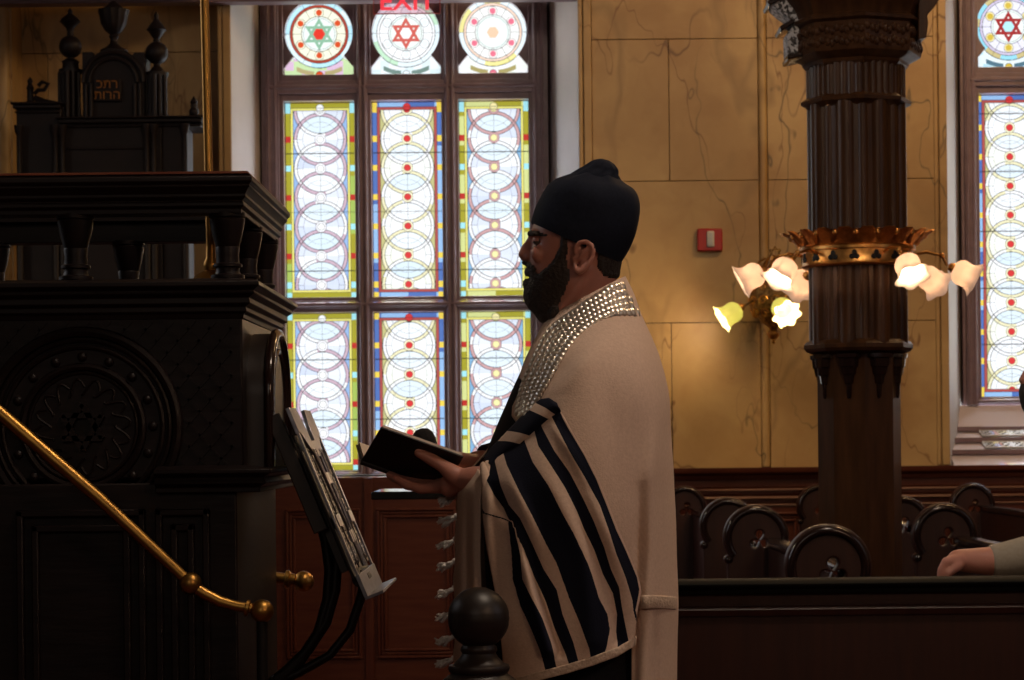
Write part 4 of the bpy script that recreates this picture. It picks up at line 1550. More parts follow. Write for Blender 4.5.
# ------------------------------------------------------------------ ring lamp round the column
rl = thing('ring_lamp', 'brass crown lamp with six lit frosted tulip shades round the column', 'lamp', (xcol, Yl, zc(250)))
band = MB()
band.lathe([(51, zc(264)), (54, zc(265)), (56.5, zc(263)), (55, zc(261)), (55, zc(249)), (57.5, zc(248)), (57.5, zc(245)), (56, zc(244)), (58, zc(241)), (60, zc(237)), (64, zc(233)), (70, zc(230.5)), (66, zc(231.5)), (56, zc(240)), (52, zc(250))], (xcol, Yl, 0), n=96)
band.v = [(xcol + (x - xcol) * kc, Yl + (y - Yl) * kc, z) for x, y, z in band.v]
band.build('band', 'lamp_brass', parent=rl)
cr_ = MB()
for i in range(20):
    a = 2 * PI * i / 20
    d_ = np.array((math.cos(a), math.sin(a), 0))
    t_ = np.array((-d_[1], d_[0], 0))
    rings = []
    for y, r_, w_ in ((243, 57.5, 5), (239, 60.5, 8.5), (235, 64.5, 9.2), (231, 69, 8), (228.5, 73, 5), (229, 76, 2.4)):
        c_ = np.array((xcol, Yl, zc(y)))
        rings.append([c_ + d_ * r_ * kc - t_ * w_ * kc, c_ + d_ * (r_ + 2.2) * kc - t_ * w_ * 0.5 * kc, c_ + d_ * (r_ + 0.9) * kc, c_ + d_ * (r_ + 2.2) * kc + t_ * w_ * 0.5 * kc, c_ + d_ * r_ * kc + t_ * w_ * kc, c_ + d_ * (r_ - 1.2) * kc])
    cr_.rings(rings)
    a2 = a + PI / 20
    d2 = np.array((math.cos(a2), math.sin(a2), 0))
    cr_.sphere(np.array((xcol, Yl, zc(233))) + d2 * 66 * kc, 3.4 * kc, n=10)
cr_.build('acanthus_crown', 'lamp_brass', parent=rl)
for i in range(16):
    tre = MB()
    a = 2 * PI * (i + 0.5) / 16
    d_ = np.array((math.cos(a), math.sin(a), 0))
    t_ = np.array((-d_[1], d_[0], 0))
    c_ = np.array((xcol, Yl, zc(255))) + d_ * 55.2 * kc
    for dx, dz in ((0, 2.3), (-2.4, -1.6), (2.4, -1.6)):
        ctr = c_ + t_ * dx * kc + np.array((0, 0, dz * kc))
        tre.tube([ctr + t_ * 2.1 * kc * math.cos(u) + np.array((0, 0, 2.1 * kc * math.sin(u))) for u in np.linspace(0, 2 * PI, 12, endpoint=False)], 0.7 * kc, n=5, closed=True)
        tre.lathe([(0.01 * kc, 0.3 * kc), (1.9 * kc, 0.3 * kc), (1.9 * kc, 0.1 * kc), (0.01 * kc, 0.1 * kc)], ctr, n=10, axis=d_)
    tre.build('trefoil', 'dark_metal', parent=rl)


def tulip(neck, axis, L, mat_, parent, r=0.5, lobes=6):
    """a ruffled glass shade: neck at NECK, mouth L further along AXIS"""
    ax_ = np.array(axis, float)
    ax_ /= np.linalg.norm(ax_)
    prof_o = [(0.16, 0.0, 0), (0.26, 0.03, 0), (0.38, 0.12, 0), (0.45, 0.26, 0.01), (0.46, 0.40, 0.03), (0.43, 0.54, 0.06), (0.43, 0.68, 0.08), (0.48, 0.82, 0.10), (0.56, 0.93, 0.12), (0.61, 0.99, 0.13)]
    prof_ = [(a * L * r / 0.5, h * L, w_) for a, h, w_ in prof_o] + [(a * L * r / 0.5 * 0.955, (h - 0.012) * L, w_) for a, h, w_ in prof_o[::-1]]
    sh_ = MB().lathe(prof_, neck, n=48, axis=ax_, lobes=lobes, caps=False)
    o1 = sh_.build('shade', mat_, parent=parent, smooth=60)
    bl = MB().sphere(np.array(neck) + ax_ * L * 0.28, L * 0.14, n=12)
    MBb = bl.build('bulb', 'bulb', parent=parent)
    hd = MB().lathe([(0.05 * L, -0.22 * L), (0.12 * L, -0.2 * L), (0.2 * L, -0.06 * L), (0.21 * L, 0.0), (0.17 * L, 0.02 * L)], neck, n=20, axis=ax_)
    hd.build('socket', 'lamp_brass', parent=parent)
    return np.array(neck) + ax_ * L * 0.50


LIGHTS = []
for ang in (178, 218, 290, 358, 38, 115):
    a = math.radians(ang)
    d_ = np.array((math.cos(a), math.sin(a), 0))
    rn = 95 * kc
    zn = zc(266) if math.sin(a) > -0.3 else zc(262)
    neck = np.array((xcol, Yl, zn)) + d_ * rn
    arm = MB()
    pts = [np.array((xcol, Yl, zc(252))) + d_ * 55 * kc, np.array((xcol, Yl, zc(249))) + d_ * 68 * kc, np.array((xcol, Yl, zc(253))) + d_ * 84 * kc, neck - d_ * 6 * kc + np.array((0, 0, 3 * kc))]
    arm.tube(pts, 0.006, n=8)
    arm.sphere(pts[2], 0.011, n=10)
    arm.build('arm', 'lamp_brass', parent=rl)
    p = tulip(neck, d_ * 1.0 + np.array((0, 0, -0.52 if math.sin(a) > -0.3 else -1.2)), 25.5 * kc, 'shade_glass', rl, r=0.54, lobes=5)
    LIGHTS.append((p, 1.0))

# ------------------------------------------------------------------ wall sconce
Yz = 11.68
kz = Yz / F
sc = thing('wall_sconce', 'brass filigree wall lamp with a small star and two green edged shades', 'lamp', P(774, 300, Yz))
c_ = P(773, 298, Yz)
bl = MB()
bl.lathe([(3, -34), (4, -30), (9, -26), (17, -18), (22, -8), (24, 2), (22, 12), (17, 20), (10, 26), (7, 32), (5, 36)], (0, 0, 0), n=32, lobes=8, amp=0.05)
bl.v = [(c_[0] + x * kz, c_[1] + y * kz, c_[2] + z * kz) for x, y, z in bl.v]
bl.build('body', 'dull_brass', parent=sc)
fg = MB()
random.seed(11)
for i in range(12):
    a = 2 * PI * i / 12
    for j in range(3):
        h0 = -16 + j * 13
        pts = []
        for t in np.linspace(0, 1, 12):
            w_ = 5 * (1 - t * 0.7)
            h = h0 + w_ * math.sin(t * 8)
            rr = 24.5 * math.sqrt(max(0.05, 1 - (h / 30) ** 2))
            aa = a + (w_ * math.cos(t * 8)) / 24
            pts.append((c_[0] + rr * kz * math.cos(aa), c_[1] + rr * kz * math.sin(aa), c_[2] + h * kz))
        fg.tube(pts, 0.0045, n=5)
for i in range(6):
    a = 2 * PI * i / 6
    fg.tube([(c_[0] + r_ * kz * math.cos(a), c_[1] + r_ * kz * math.sin(a), c_[2] + h * kz) for r_, h in ((7, 40), (14, 36), (18, 28), (21, 18))], 0.006, n=6)
fg.build('filigree', 'lamp_brass', parent=sc)
fn_ = MB()
fn_.lathe([(0.8, -46), (2, -44), (1.2, -42), (4.5, -40), (6, -37), (6, -35), (2.5, -33), (2.5, -30), (5, -28)], (0, 0, 0), n=20)
fn_.v = [(c_[0] + x * kz, c_[1] + y * kz, c_[2] + z * kz) for x, y, z in fn_.v]
fn_.build('pendant', 'lamp_brass', parent=sc)
sm = MB()
q = P(775, 253, Yz)
for s in (1, -1):
    tri = [q + 6.5 * kz * np.array((math.cos(PI / 2 * s + i * 2 * PI / 3), 0, math.sin(PI / 2 * s + i * 2 * PI / 3))) for i in range(3)]
    sm.tube(tri, 0.004, n=6, closed=True)
    for i in range(3):
        sm.tube([tri[i], tri[(i + 1) % 3]], 0.0042, n=6)
sm.tube([q - np.array((0, 0, 6 * kz)), c_ + np.array((0, 0, 34 * kz))], 0.005, n=8)
sm.build('star', 'dull_brass', parent=sc)
MB().tube([c_, (c_[0], YW, c_[2])], 0.02, n=14).build('wall_arm', 'dull_brass', parent=sc)
for (nx, ny, nY), ax_ in (((740, 308, 11.6), (-1.0, -0.15, -0.62)), ((779, 304, 11.45), (0.32, -1.0, -0.62))):
    neck = P(nx, ny, nY)
    MB().tube([c_, (np.array(c_) + neck) / 2 + np.array((0, 0, 0.02)), neck], 0.006, n=8).build('arm', 'dull_brass', parent=sc)
    p = tulip(neck, ax_, 22 * kz, 'green_glass', sc, r=0.52, lobes=7)
    LIGHTS.append((neck + np.array(ax_) / np.linalg.norm(ax_) * 22 * kz * 1.02, 0.6))

# ------------------------------------------------------------------ pews
RC, ZTOPP = 0.108, 1.128


def trefoil(cx, cz, r, n=60):
    pts = []
    for i in range(n):
        a = 2 * PI * i / n
        best = 0
        for q in range(3):
            b_ = PI / 2 + q * 2 * PI / 3
            dx, dz = 0.62 * r * math.cos(b_), 0.62 * r * math.sin(b_)
            pr = dx * math.cos(a) + dz * math.sin(a)
            disc = (0.56 * r) ** 2 - (dx * dx + dz * dz - pr * pr)
            if disc > 0:
                best = max(best, pr + math.sqrt(disc))
        pts.append((cx + best * math.cos(a), cz + best * math.sin(a)))
    return pts


def pew_end_mb():
    cz = ZTOPP - RC
    w_ = 0.094
    a0 = math.radians(-38)
    out = [(-w_, 0.0), (w_, 0.0), (w_, cz - 0.085)] + circ(w_ + 0.002, cz - 0.075, 0.010, 8, -PI / 2, PI * 0.6, True)
    out += circ(0, cz, RC, 48, a0, PI - a0, True)
    out += circ(-w_ - 0.002, cz - 0.075, 0.010, 8, PI * 0.4, PI * 1.5, True) + [(-w_, cz - 0.085)]
    return plate([out, trefoil(0.012, cz - 0.010, 0.036)], 0.05, bevel=0.006)


def pew_rim_mb(y):
    cz = ZTOPP - RC
    m_ = MB()
    m_.tube([(x, y, z) for x, z in circ(0, cz, RC - 0.011, 48, math.radians(-38), PI + math.radians(38), True)], 0.013, n=10)
    for s in (-1, 1):
        m_.sphere((s * 0.094, y, cz - 0.075), 0.014, n=12)
    return m_


def make_pew(x, ya, yb, label):
    t = thing('pew', label, 'pew', (x, ya, 0), 'pews by the column')
    for y in (ya, yb):
        e_ = move(pew_end_mb(), x, y, 0)
        eo = e_.build('end_panel', 'pew_wood', parent=t, smooth=30)
        mv = move(pew_rim_mb(-0.022), x, y, 0)
        mv.build('rim', 'rim_wood', parent=eo)
    MB().box(x + 0.04, x + 0.075, ya + 0.02, yb - 0.02, 0.45, 1.0).build('backrest', 'pew_wood', parent=t, bevel=0.006)
    MB().box(x + 0.03, x + 0.09, ya + 0.02, yb - 0.02, 0.985, 1.02).build('back_rail', 'rim_wood', parent=t, bevel=0.012)
    MB().box(x - 0.38, x + 0.06, ya + 0.02, yb - 0.02, 0.41, 0.45).build('seat', 'pew_wood', parent=t, bevel=0.01)
    MB().box(x - 0.34, x - 0.31, ya + 0.02, yb - 0.02, 0.0, 0.41).build('seat_front', 'pew_wood', parent=t)
    return t


make_pew(0.775, 6.06, 8.0, 'pew running from the low partition, its round end closest before the column')
make_pew(0.775, 9.13, 11.75, 'pew by the wall whose round end shows just behind another round end')
make_pew(1.43, 6.2, 8.0, 'pew whose round pierced end stands above the forearm of the leaning man')
make_pew(1.462, 9.13, 11.75, 'pew half hidden by the column, its round end beside the shaft')
make_pew(2.245, 9.13, 11.75, 'pew at the wall under the stained window with the grilles')

# low partition in front
Yf = 5.6
pt = thing('partition', 'long dark low wooden partition with a rounded top rail before the pews', 'partition', (1.0, Yf, 0))
zf = lambda y: PZ(850, y + 2.5, Yf)
xa, xb_ = 0.12, 3.2
MB().box(xa, xb_, Yf, Yf + 0.04, 0.0, zf(588)).build('panel', 'pew_wood', parent=pt, bevel=0.003)
MB().sweep([(-0.05, zf(590)), (0.018, zf(590)), (0.022, zf(585)), (0.036, zf(583)), (0.040, zf(580)), (0.030, zf(577)), (-0.06, zf(576)), (-0.075, zf(580)), (-0.07, zf(590))], [(xa, Yf), (xb_, Yf)]).build('top_rail', 'rail_wood', parent=pt, smooth=50, bevel=0.002)
MB().sweep([(0, zf(612)), (0.010, zf(612)), (0.014, zf(606)), (0.006, zf(602)), (0, zf(602))], [(xa, Yf), (xb_, Yf)]).build('moulding', 'pew_wood', parent=pt, smooth=30)

# ------------------------------------------------------------------ the reader
YC = 4.4
kp = YC / F
Z0 = 0.12


def Q(px, py, d):
    return P(px, py, YC + d)


def unproj(co):
    """side view pixel of points, far half folded onto the near half"""
    Y = np.minimum(co[:, 1], YC)
    u0, v0 = co[:, 0] * F / Y, (EYE - co[:, 2]) * F / Y
    return VX + u0 * cr + v0 * sr, VY - u0 * sr + v0 * cr


def inside(px, py, poly):
    r = np.zeros(px.shape, bool)
    n = len(poly)
    for i in range(n):
        x1, y1 = poly[i]
        x2, y2 = poly[(i + 1) % n]
        c = (y1 > py) != (y2 > py)
        r ^= c & (px < (x2 - x1) * (py - y1) / (y2 - y1 + 1e-12) + x1)
    return r


def edge_dist(px, py, poly, closed=True):
    d = np.full(np.shape(px), 1e9)
    n = len(poly)
    for i in range(n if closed else n - 1):
        a, c = np.array(poly[i], float), np.array(poly[(i + 1) % n], float)
        e = c - a
        t = np.clip(((px - a[0]) * e[0] + (py - a[1]) * e[1]) / (e @ e + 1e-9), 0, 1)
        d = np.minimum(d, np.hypot(px - a[0] - t * e[0], py - a[1] - t * e[1]))
    return d


man = thing('person', 'standing bearded man in a black cap and striped prayer shawl reading a book', 'person', (Q(590, 600, 0)[0], YC, Z0))

body = MB()
head = [(572, 184, 600, 184, .030, .030), (554, 194, 618, 194, .055, .055), (541, 209, 626, 209, .071, .071), (534, 223, 627, 224, .077, .077), (530.5, 233, 625, 236, .0775, .0775),
        (531.5, 240, 623.5, 244, .077, .077), (531, 248, 621.5, 252, .074, .074), (530, 256, 619.5, 260, .071, .071), (528.5, 264, 618, 267, .069, .069), (529, 272, 617, 274, .067, .067),
        (530, 280, 617, 281, .065, .065), (529.5, 288, 617, 287, .062, .062), (530.5, 296, 618, 293, .059, .059), (534, 304, 620, 299, .058, .058), (542, 312, 623, 306, .060, .060),
        (549, 322, 628, 316, .066, .066), (551, 334, 634, 328, .085, .085)]
loft(head, YC, n=48, nr=56, e=2.25, mb=body)
torso = [(551, 318, 626, 300, .06, .06), (546, 332, 634, 322, .10, .10), (538, 350, 642, 345, .165, .165), (530, 372, 649, 368, .195, .195), (524, 400, 654, 398, .195, .195), (522, 440, 655, 440, .18, .18),
         (524, 490, 652, 490, .165, .165), (530, 540, 650, 540, .16, .16), (534, 590, 652, 590, .17, .17), (536, 640, 656, 640, .185, .185), (544, 690, 655, 690, .185, .185), (560, 715, 640, 715, .15, .15)]
loft(torso, YC, n=44, nr=48, e=2.3, mb=body)
for s in (-1, 1):
    ft = Q(590, 1075, s * 0.11)
    zf_ = Z0 + 0.055
    lx = Q(592, 690, 0)[0]
    body.tube([(lx, YC + s * 0.09, Q(592, 690, 0)[2]), (lx - 0.01, YC + s * 0.10, 0.66), (lx + 0.0, YC + s * 0.11, 0.50), (lx + 0.02, YC + s * 0.115, 0.22), (lx + 0.02, YC + s * 0.115, Z0 + 0.07)], [.105, .075, .066, .048, .045], n=20, round_ends=True)
    body.tube([(lx + 0.06, YC + s * 0.115, Z0 + 0.05), (lx - 0.05, YC + s * 0.12, Z0 + 0.05), (lx - 0.17, YC + s * 0.125, Z0 + 0.035)], [.045, .045, .03], n=16, round_ends=True)
# brow, nose, lips, ears
body.tube([Q(534.5, 234, -.045), Q(531.5, 233.5, -.028), Q(531, 234.5, -.008), Q(531, 234.5, .008), Q(531.5, 233.5, .028), Q(534.5, 234, .045)], [.006, .0075, .006, .006, .0075, .006], n=10, round_ends=True)
body.tube([Q(533, 237, 0), Q(529.5, 243, 0), Q(525.8, 248.5, 0), Q(523.6, 254.5, 0), Q(526.5, 258.8, 0)], [.008, .0084, .0098, .0118, .0095], n=14, round_ends=True)
for s in (-1, 1):
    body.sphere(Q(528.5, 256.5, s * .011), .0085, n=12)
    body.sphere(Q(538, 254, s * .045), .016, n=14, sc=(.9, .8, 1))        # cheekbone
    body.tube([Q(532, 272.5, s * .024), Q(530, 271.5, s * .012), Q(529.5, 271.5, 0)], [.004, .006, .006], n=10, round_ends=True)
    body.tube([Q(533, 281.5, s * .022), Q(531, 283, s * .010), Q(530.6, 283.3, 0)], [.004, .0065, .007], n=10, round_ends=True)
    # ear: bowl, rim, inner fold, lobe
    e0 = s * .078
    body.tube([Q(576, 262, s * .071), Q(583, 257, s * .078), Q(586, 252, s * .083)], [.010, .013, .012], n=12, flat=0.5, round_ends=True)
    rim = [(575, 252), (576, 246), (580, 242.5), (586, 241.5), (591.5, 245), (593.5, 251), (592, 258), (588.5, 264), (584, 269.5), (579.5, 272), (576, 270), (574.5, 265)]
    body.tube([Q(x, y, e0 + s * (.004 + .010 * min(1, max(0, (x - 574) / 14)))) for x, y in rim], [.0042, .0045, .005, .0052, .0052, .005, .0048, .0048, .0058, .0065, .0055, .004], n=10, round_ends=True)
    body.tube([Q(x, y, e0 + s * .006) for x, y in ((580, 249), (586, 249), (588, 255), (584, 261), (580, 265))], [.003, .0036, .0036, .0036, .003], n=8, round_ends=True)
    body.sphere(Q(574.5, 259, s * .077), .0065, n=10)
    body.tube([Q(560, 312, s * .045), Q(575, 290, s * .052), Q(588, 270, s * .056)], [.014, .016, .013], n=12, round_ends=True)  # neck tendon
# arms
body.tube([Q(602, 368, -.115), Q(594, 430, -.165), Q(586, 486, -.185), Q(535, 487, -.165), Q(490, 483, -.115), Q(470, 481, -.088)], [.060, .052, .046, .043, .034, .027], n=20, round_ends=True)
body.tube([Q(602, 368, .115), Q(590, 430, .165), Q(575, 480, .185), Q(530, 474, .16), Q(494, 466, .12), Q(478, 464, .10)], [.068, .055, .047, .043, .034, .027], n=20, round_ends=True)
# near hand: palm under the spine, thumb up on the cover
wr = Q(463, 481.5, -.076)
fingers = [([(438, 487, -.040), (421, 488.5, -.028), (407, 484.5, -.016), (396.5, 478.5, -.005)], .0108),
           ([(436, 486.5, -.014), (416, 486.5, -.003), (402, 481, .010), (390, 475, .018)], .0112),
           ([(437, 485.5, .012), (419, 484, .022), (407, 479.5, .032), (397, 475, .038)], .0105),
           ([(440, 484.5, .034), (426, 483, .044), (417, 480, .050), (409, 476.5, .055)], .0092)]
for pts, r in fingers:
    w0 = Q(*pts[0])
    body.tube([wr, (wr * 0.45 + w0 * 0.55), w0], [.021, .016, r * 1.25], n=14, round_ends=True)
    body.tube([Q(*p) for p in pts], [r * 1.15, r, r * 0.92, r * 0.76], n=14, round_ends=True)
    for p in pts[1:3]:
        body.sphere(Q(*p), r * 1.04, n=10)
body.tube([Q(462, 480, -.080), Q(452, 473, -.080), Q(442, 465.5, -.072), Q(429, 458, -.067), Q(418.5, 452.8, -.067)], [.021, .018, .0128, .0118, .0088], n=14, round_ends=True)
body.sphere(Q(450, 486, -.055), .022, n=14)
# far hand under the other half of the book, thumb on the page
wr = Q(476, 464, .096)
for i, (bx, by, bd_, r) in enumerate(((462, 468, .070, .0105), (461, 467, .090, .011), (462, 466, .110, .0105), (465, 465, .126, .009))):
    w0 = Q(bx, by, bd_)
    body.tube([wr, wr * 0.45 + w0 * 0.55, w0], [.020, .016, r * 1.2], n=12, round_ends=True)
    body.tube([w0, Q(bx - 17, by + 2, bd_ + .004), Q(bx - 30, by - 0.5, bd_ + .008), Q(bx - 40 + 4 * i, by - 4, bd_ + .010)], [r * 1.1, r, r * .92, r * .76], n=12, round_ends=True)
body.tube([Q(475, 462, .085), Q(466, 459, .06), Q(456, 457, .048), Q(446, 454.5, .044)], [.017, .0125, .0115, .009], n=12, round_ends=True)


def eyes(co, no):
    for s in (-1, 1):
        c = Q(537.5, 241, s * .034)
        d = np.linalg.norm((co - c) * np.array((1, .75, 1.25)), axis=1)
        co = co + np.array((1, -s * 0.1, 0)) * (0.008 * np.exp(-(d / .010) ** 2))[:, None] - np.array((0, s, 0)) * (0.004 * np.exp(-(d / .011) ** 2))[:, None]
        c = Q(588, 257, s * .086)
    return co


bo, raw, nor = fuse(body, 'body', 'skin', man, voxel=.0033, smooth_it=3, edit=eyes)
polys = np.empty(len(bo.data.polygons) * 4, np.int32)
LT = np.empty(len(bo.data.polygons), np.int32)
bo.data.polygons.foreach_get('loop_total', LT)
vi = np.empty(len(bo.data.loops), np.int32)
bo.data.loops.foreach_get('vertex_index', vi)
ls = np.empty(len(LT), np.int32)
bo.data.polygons.foreach_get('loop_start', ls)


def shell(name, m, poly, thick, parent, extra=None, soft=4.0, gate=None, noise=0.10):
    px, py = unproj(raw)
    msk = inside(px, py, poly)
    if gate is not None:
        msk &= gate(px, py, raw)
    d = edge_dist(px, py, poly)
    th = thick * np.clip(d / soft, 0, 1) ** 0.6
    if extra is not None:
        th = th + extra(px, py) * np.clip(d / soft, 0, 1)
    nz = np.sin(raw[:, 0] * 900 + np.sin(raw[:, 2] * 500) * 2) * np.sin(raw[:, 2] * 620 + raw[:, 1] * 700)
    th = th * (1 + noise * nz) - 0.0008
    v = raw + nor * th[:, None]
    keep = [i for i in range(len(LT)) if msk[vi[ls[i]:ls[i] + LT[i]]].all()]
    mb = MB()
    used = {}
    fs = []
    for i in keep:
        f = []
        for q in vi[ls[i]:ls[i] + LT[i]]:
            q = int(q)
            if q not in used:
                used[q] = len(used)
            f.append(used[q])
        fs.append(tuple(f))
    mb.add([v[q] for q in used], fs)
    return mb.build(name, m, parent=parent, smooth=0 or 180, recalc=False)


BEARD = [(512, 260), (529, 260.5), (535, 265), (538.5, 273), (548, 265), (554, 258), (560, 244), (561, 226), (568.5, 226), (569, 244), (567.5, 258), (570.5, 271), (570, 281), (566, 291), (561, 303), (560, 318), (548, 326), (512, 326)]
shell('beard', 'beard_hair', BEARD, .0085, man, extra=lambda x, y: .006 * np.exp(-((x - 530) / 9) ** 2 - ((y - 300) / 14) ** 2) + .007 * np.exp(-((x - 545) / 12) ** 2 - ((y - 314) / 10) ** 2) - .0045 * np.exp(-((x - 526) / 6) ** 2 - ((y - 268) / 6) ** 2) - .0075 * np.exp(-((x - 529.5) / 3.5) ** 2 - ((y - 277.5) / 2.6) ** 2))
HAIR = [(570, 226), (573, 240), (590, 240), (596, 252), (597, 268), (603, 277), (614, 279.5), (632, 278), (632, 266), (620, 258), (596, 245), (575, 238), (566, 232)]
shell('hair', 'hair', HAIR, .0065, man)
BROW = [(523, 230.5), (531, 229.5), (539, 230.5), (548, 234), (547.5, 238), (538, 236.6), (523, 237)]
shell('eyebrow', 'hair', BROW, .0019, man, soft=1.8, gate=lambda x, y, r: np.abs(r[:, 1] - YC) > .010)
for s in (-1, 1):
    ec = Q(539.2, 241, s * .033)
    eb = MB().sphere(ec, .0112, n=20).build('eye', 'eye_white', parent=man)
    MB().sphere(ec + np.array((-.0072, -s * .0, 0)), .0058, n=14).build('iris', 'eye_dark', parent=eb)
    ld = MB()
    rings = []
    for i in range(9):
        ph = math.radians(-6 + 98 * i / 8)
        rings.append([ec + .0130 * np.array((-math.cos(ph) * math.cos(t), math.cos(ph) * math.sin(t), math.sin(ph))) for t in np.linspace(-1.5, 1.5, 15)])
    n = 15
    ld.add([p for r in rings for p in r], [(i * n + q, i * n + q + 1, (i + 1) * n + q + 1, (i + 1) * n + q) for i in range(8) for q in range(n - 1)])
    ld.build('eyelid', 'skin', parent=man)

# cap with the gathered knob
cap_ = [(531, 222.5, 621, 263, .0865, .0865), (532.5, 216, 628, 252, .0885, .0885), (536, 206, 635.5, 235, .0895, .0895), (541, 196, 640, 213, .0895, .0895), (547, 186, 639, 199, .086, .086), (554, 180, 634, 189.5, .077, .077),
        (562, 176.5, 625, 183.5, .062, .062), (572, 173.5, 619, 179, .045, .045), (583, 171, 613, 175, .024, .024), (592, 171, 604, 172, .006, .006)]
cm = loft(cap_, YC, n=60, nr=64, e=2.15)
for i in range(60):
    w_ = max(0.0, (i - 22) / 38.0)
    ctr = np.mean(np.array(cm.v[i * 64:(i + 1) * 64]), axis=0)
    for q_ in range(64):
        a_ = 2 * PI * q_ / 64
        p_ = np.array(cm.v[i * 64 + q_])
        f_ = 1 + 0.055 * w_ * math.sin(6 * a_ + 0.8) - 0.02 * w_ * math.sin(11 * a_) + 0.006 * math.sin(3 * a_ + i * 0.12)
        p_[1] = ctr[1] + (p_[1] - ctr[1]) * f_
        p_[0] = ctr[0] + (p_[0] - ctr[0]) * (1 + (f_ - 1) * 0.25)
        p_[2] = p_[2] + 0.05 * w_ * (f_ - 1)
        cm.v[i * 64 + q_] = tuple(p_)
ct = cm.build('cap', 'hat_cloth', parent=man)
mdc = ct.data
kn = MB()
rows = crow([(570, 174.5, 619, 180, .040, .040), (577, 170, 618, 176.5, .036, .036), (584, 165.8, 618, 173, .030, .030), (590, 162, 617.5, 169, .027, .027), (596, 159.5, 614, 164, .020, .020), (602, 158.6, 609, 160.5, .008, .008)], 26)
rings = []
for i, r in enumerate(rows):
    ring = []
    for q in range(60):
        a = 2 * PI * q / 60
        fl = 1 + 0.045 * math.sin(a * 9 + 0.6 * math.sin(i * 0.4))
        qq = 0.5 - 0.5 * math.cos(a) * fl
        Y = YC - math.sin(a) * r[4] * fl
        w = P(r[0] + (r[2] - r[0]) * qq, r[1] + (r[3] - r[1]) * qq, min(Y, YC))
        ring.append((w[0], Y, w[2]))
    rings.append(ring)
kn.rings(rings)
for q in range(9):
    x0 = 612 + q * 0.8
    kn.tube([Q(x0, 166 + q * 1.2, -.01 + q * .003), Q(x0 + 3, 173 + q, -.008 + q * .002), Q(x0 + 3.5 - (q % 3), 181 + q * .6, -.006)], .0007, n=4)
kn.build('knob', 'hat_cloth', parent=ct)

# robe
rob = [(549, 323, 622, 288, .072, .072), (541, 334, 632, 310, .12, .12), (529, 357, 642, 338, .172, .172), (518, 377, 650, 364, .205, .205), (507, 402, 656, 396, .215, .215), (495, 430, 660, 430, .212, .212), (486, 455, 662, 455, .21, .21),
       (484, 480, 664, 480, .205, .205), (484, 540, 666, 540, .20, .20), (488, 620, 668, 620, .205, .205), (490, 700, 668, 700, .21, .21), (488, 850, 668, 850, .22, .22), (486, 980, 668, 980, .23, .23)]
ro = loft(rob, YC, n=70, nr=56, e=2.2).build('robe', 'black_cloth', parent=man)
MB().tube([Q(600, 376, .12), Q(588, 430, .165), Q(568, 472, .185), Q(525, 465, .16), Q(496, 461, .122), Q(484, 462, .108)], [.075, .066, .060, .050, .040, .034], n=24).build('sleeve', 'black_cloth', parent=ro)
MB().tube([Q(600, 376, -.105), Q(588, 430, -.15), Q(578, 482, -.17), Q(530, 484, -.15), Q(492, 481, -.112)], [.070, .062, .055, .050, .040], n=24).build('sleeve', 'black_cloth', parent=ro)

# ---- prayer shawl: one cloth envelope; every piece of it is a patch on that envelope
ENV = crow([(548, 318, 624, 276.5, 0.074, 0.074), (543, 327, 633, 295, 0.105, 0.1), (533, 346, 641, 317, 0.155, 0.15), (523, 368, 652, 341, 0.205, 0.2), (513, 395, 661, 366, 0.238, 0.23), (502, 420, 668, 398, 0.255, 0.24), (489, 447, 669.5, 432, 0.268, 0.25),
            (470, 470, 672, 468, 0.276, 0.255), (457, 492, 673, 490, 0.28, 0.255), (455, 520, 674.5, 520, 0.28, 0.25), (454, 560, 675.5, 560, 0.275, 0.245), (454, 600, 677, 603, 0.27, 0.24), (454, 640, 676, 640, 0.265, 0.24), (454, 680, 675.5, 680, 0.262, 0.24), (456, 760, 675, 760, 0.26, 0.24), (462, 880, 674, 880, 0.25, 0.24)], 240)


def env_tq(x, y):
    """ring parameter and fraction along the ring's chord for side view pixels (arrays)"""
    x, y = np.atleast_1d(np.asarray(x, float)), np.atleast_1d(np.asarray(y, float))
    fx, fy, bx, by = ENV[:, 0], ENV[:, 1], ENV[:, 2], ENV[:, 3]
    T = np.empty(x.shape)
    for i in range(x.size):
        cs = (bx - fx) * (y.flat[i] - fy) - (by - fy) * (x.flat[i] - fx)   # > 0 below the chord
        neg = np.nonzero(cs <= 0)[0]
        if len(neg) == 0:
            T.flat[i] = len(ENV) - 1
        elif neg[0] == 0:
            T.flat[i] = 0
        else:
            j = neg[0]
            T.flat[i] = j - 1 + cs[j - 1] / (cs[j - 1] - cs[j] + 1e-12)
    k = np.clip(T.astype(int), 0, len(ENV) - 2)
    f = (T - k)[..., None]
    R = ENV[k] * (1 - f) + ENV[k + 1] * f
    dx, dy = R[..., 2] - R[..., 0], R[..., 3] - R[..., 1]
    q = ((x - R[..., 0]) * dx + (y - R[..., 1]) * dy) / (dx * dx + dy * dy)
    return R, q


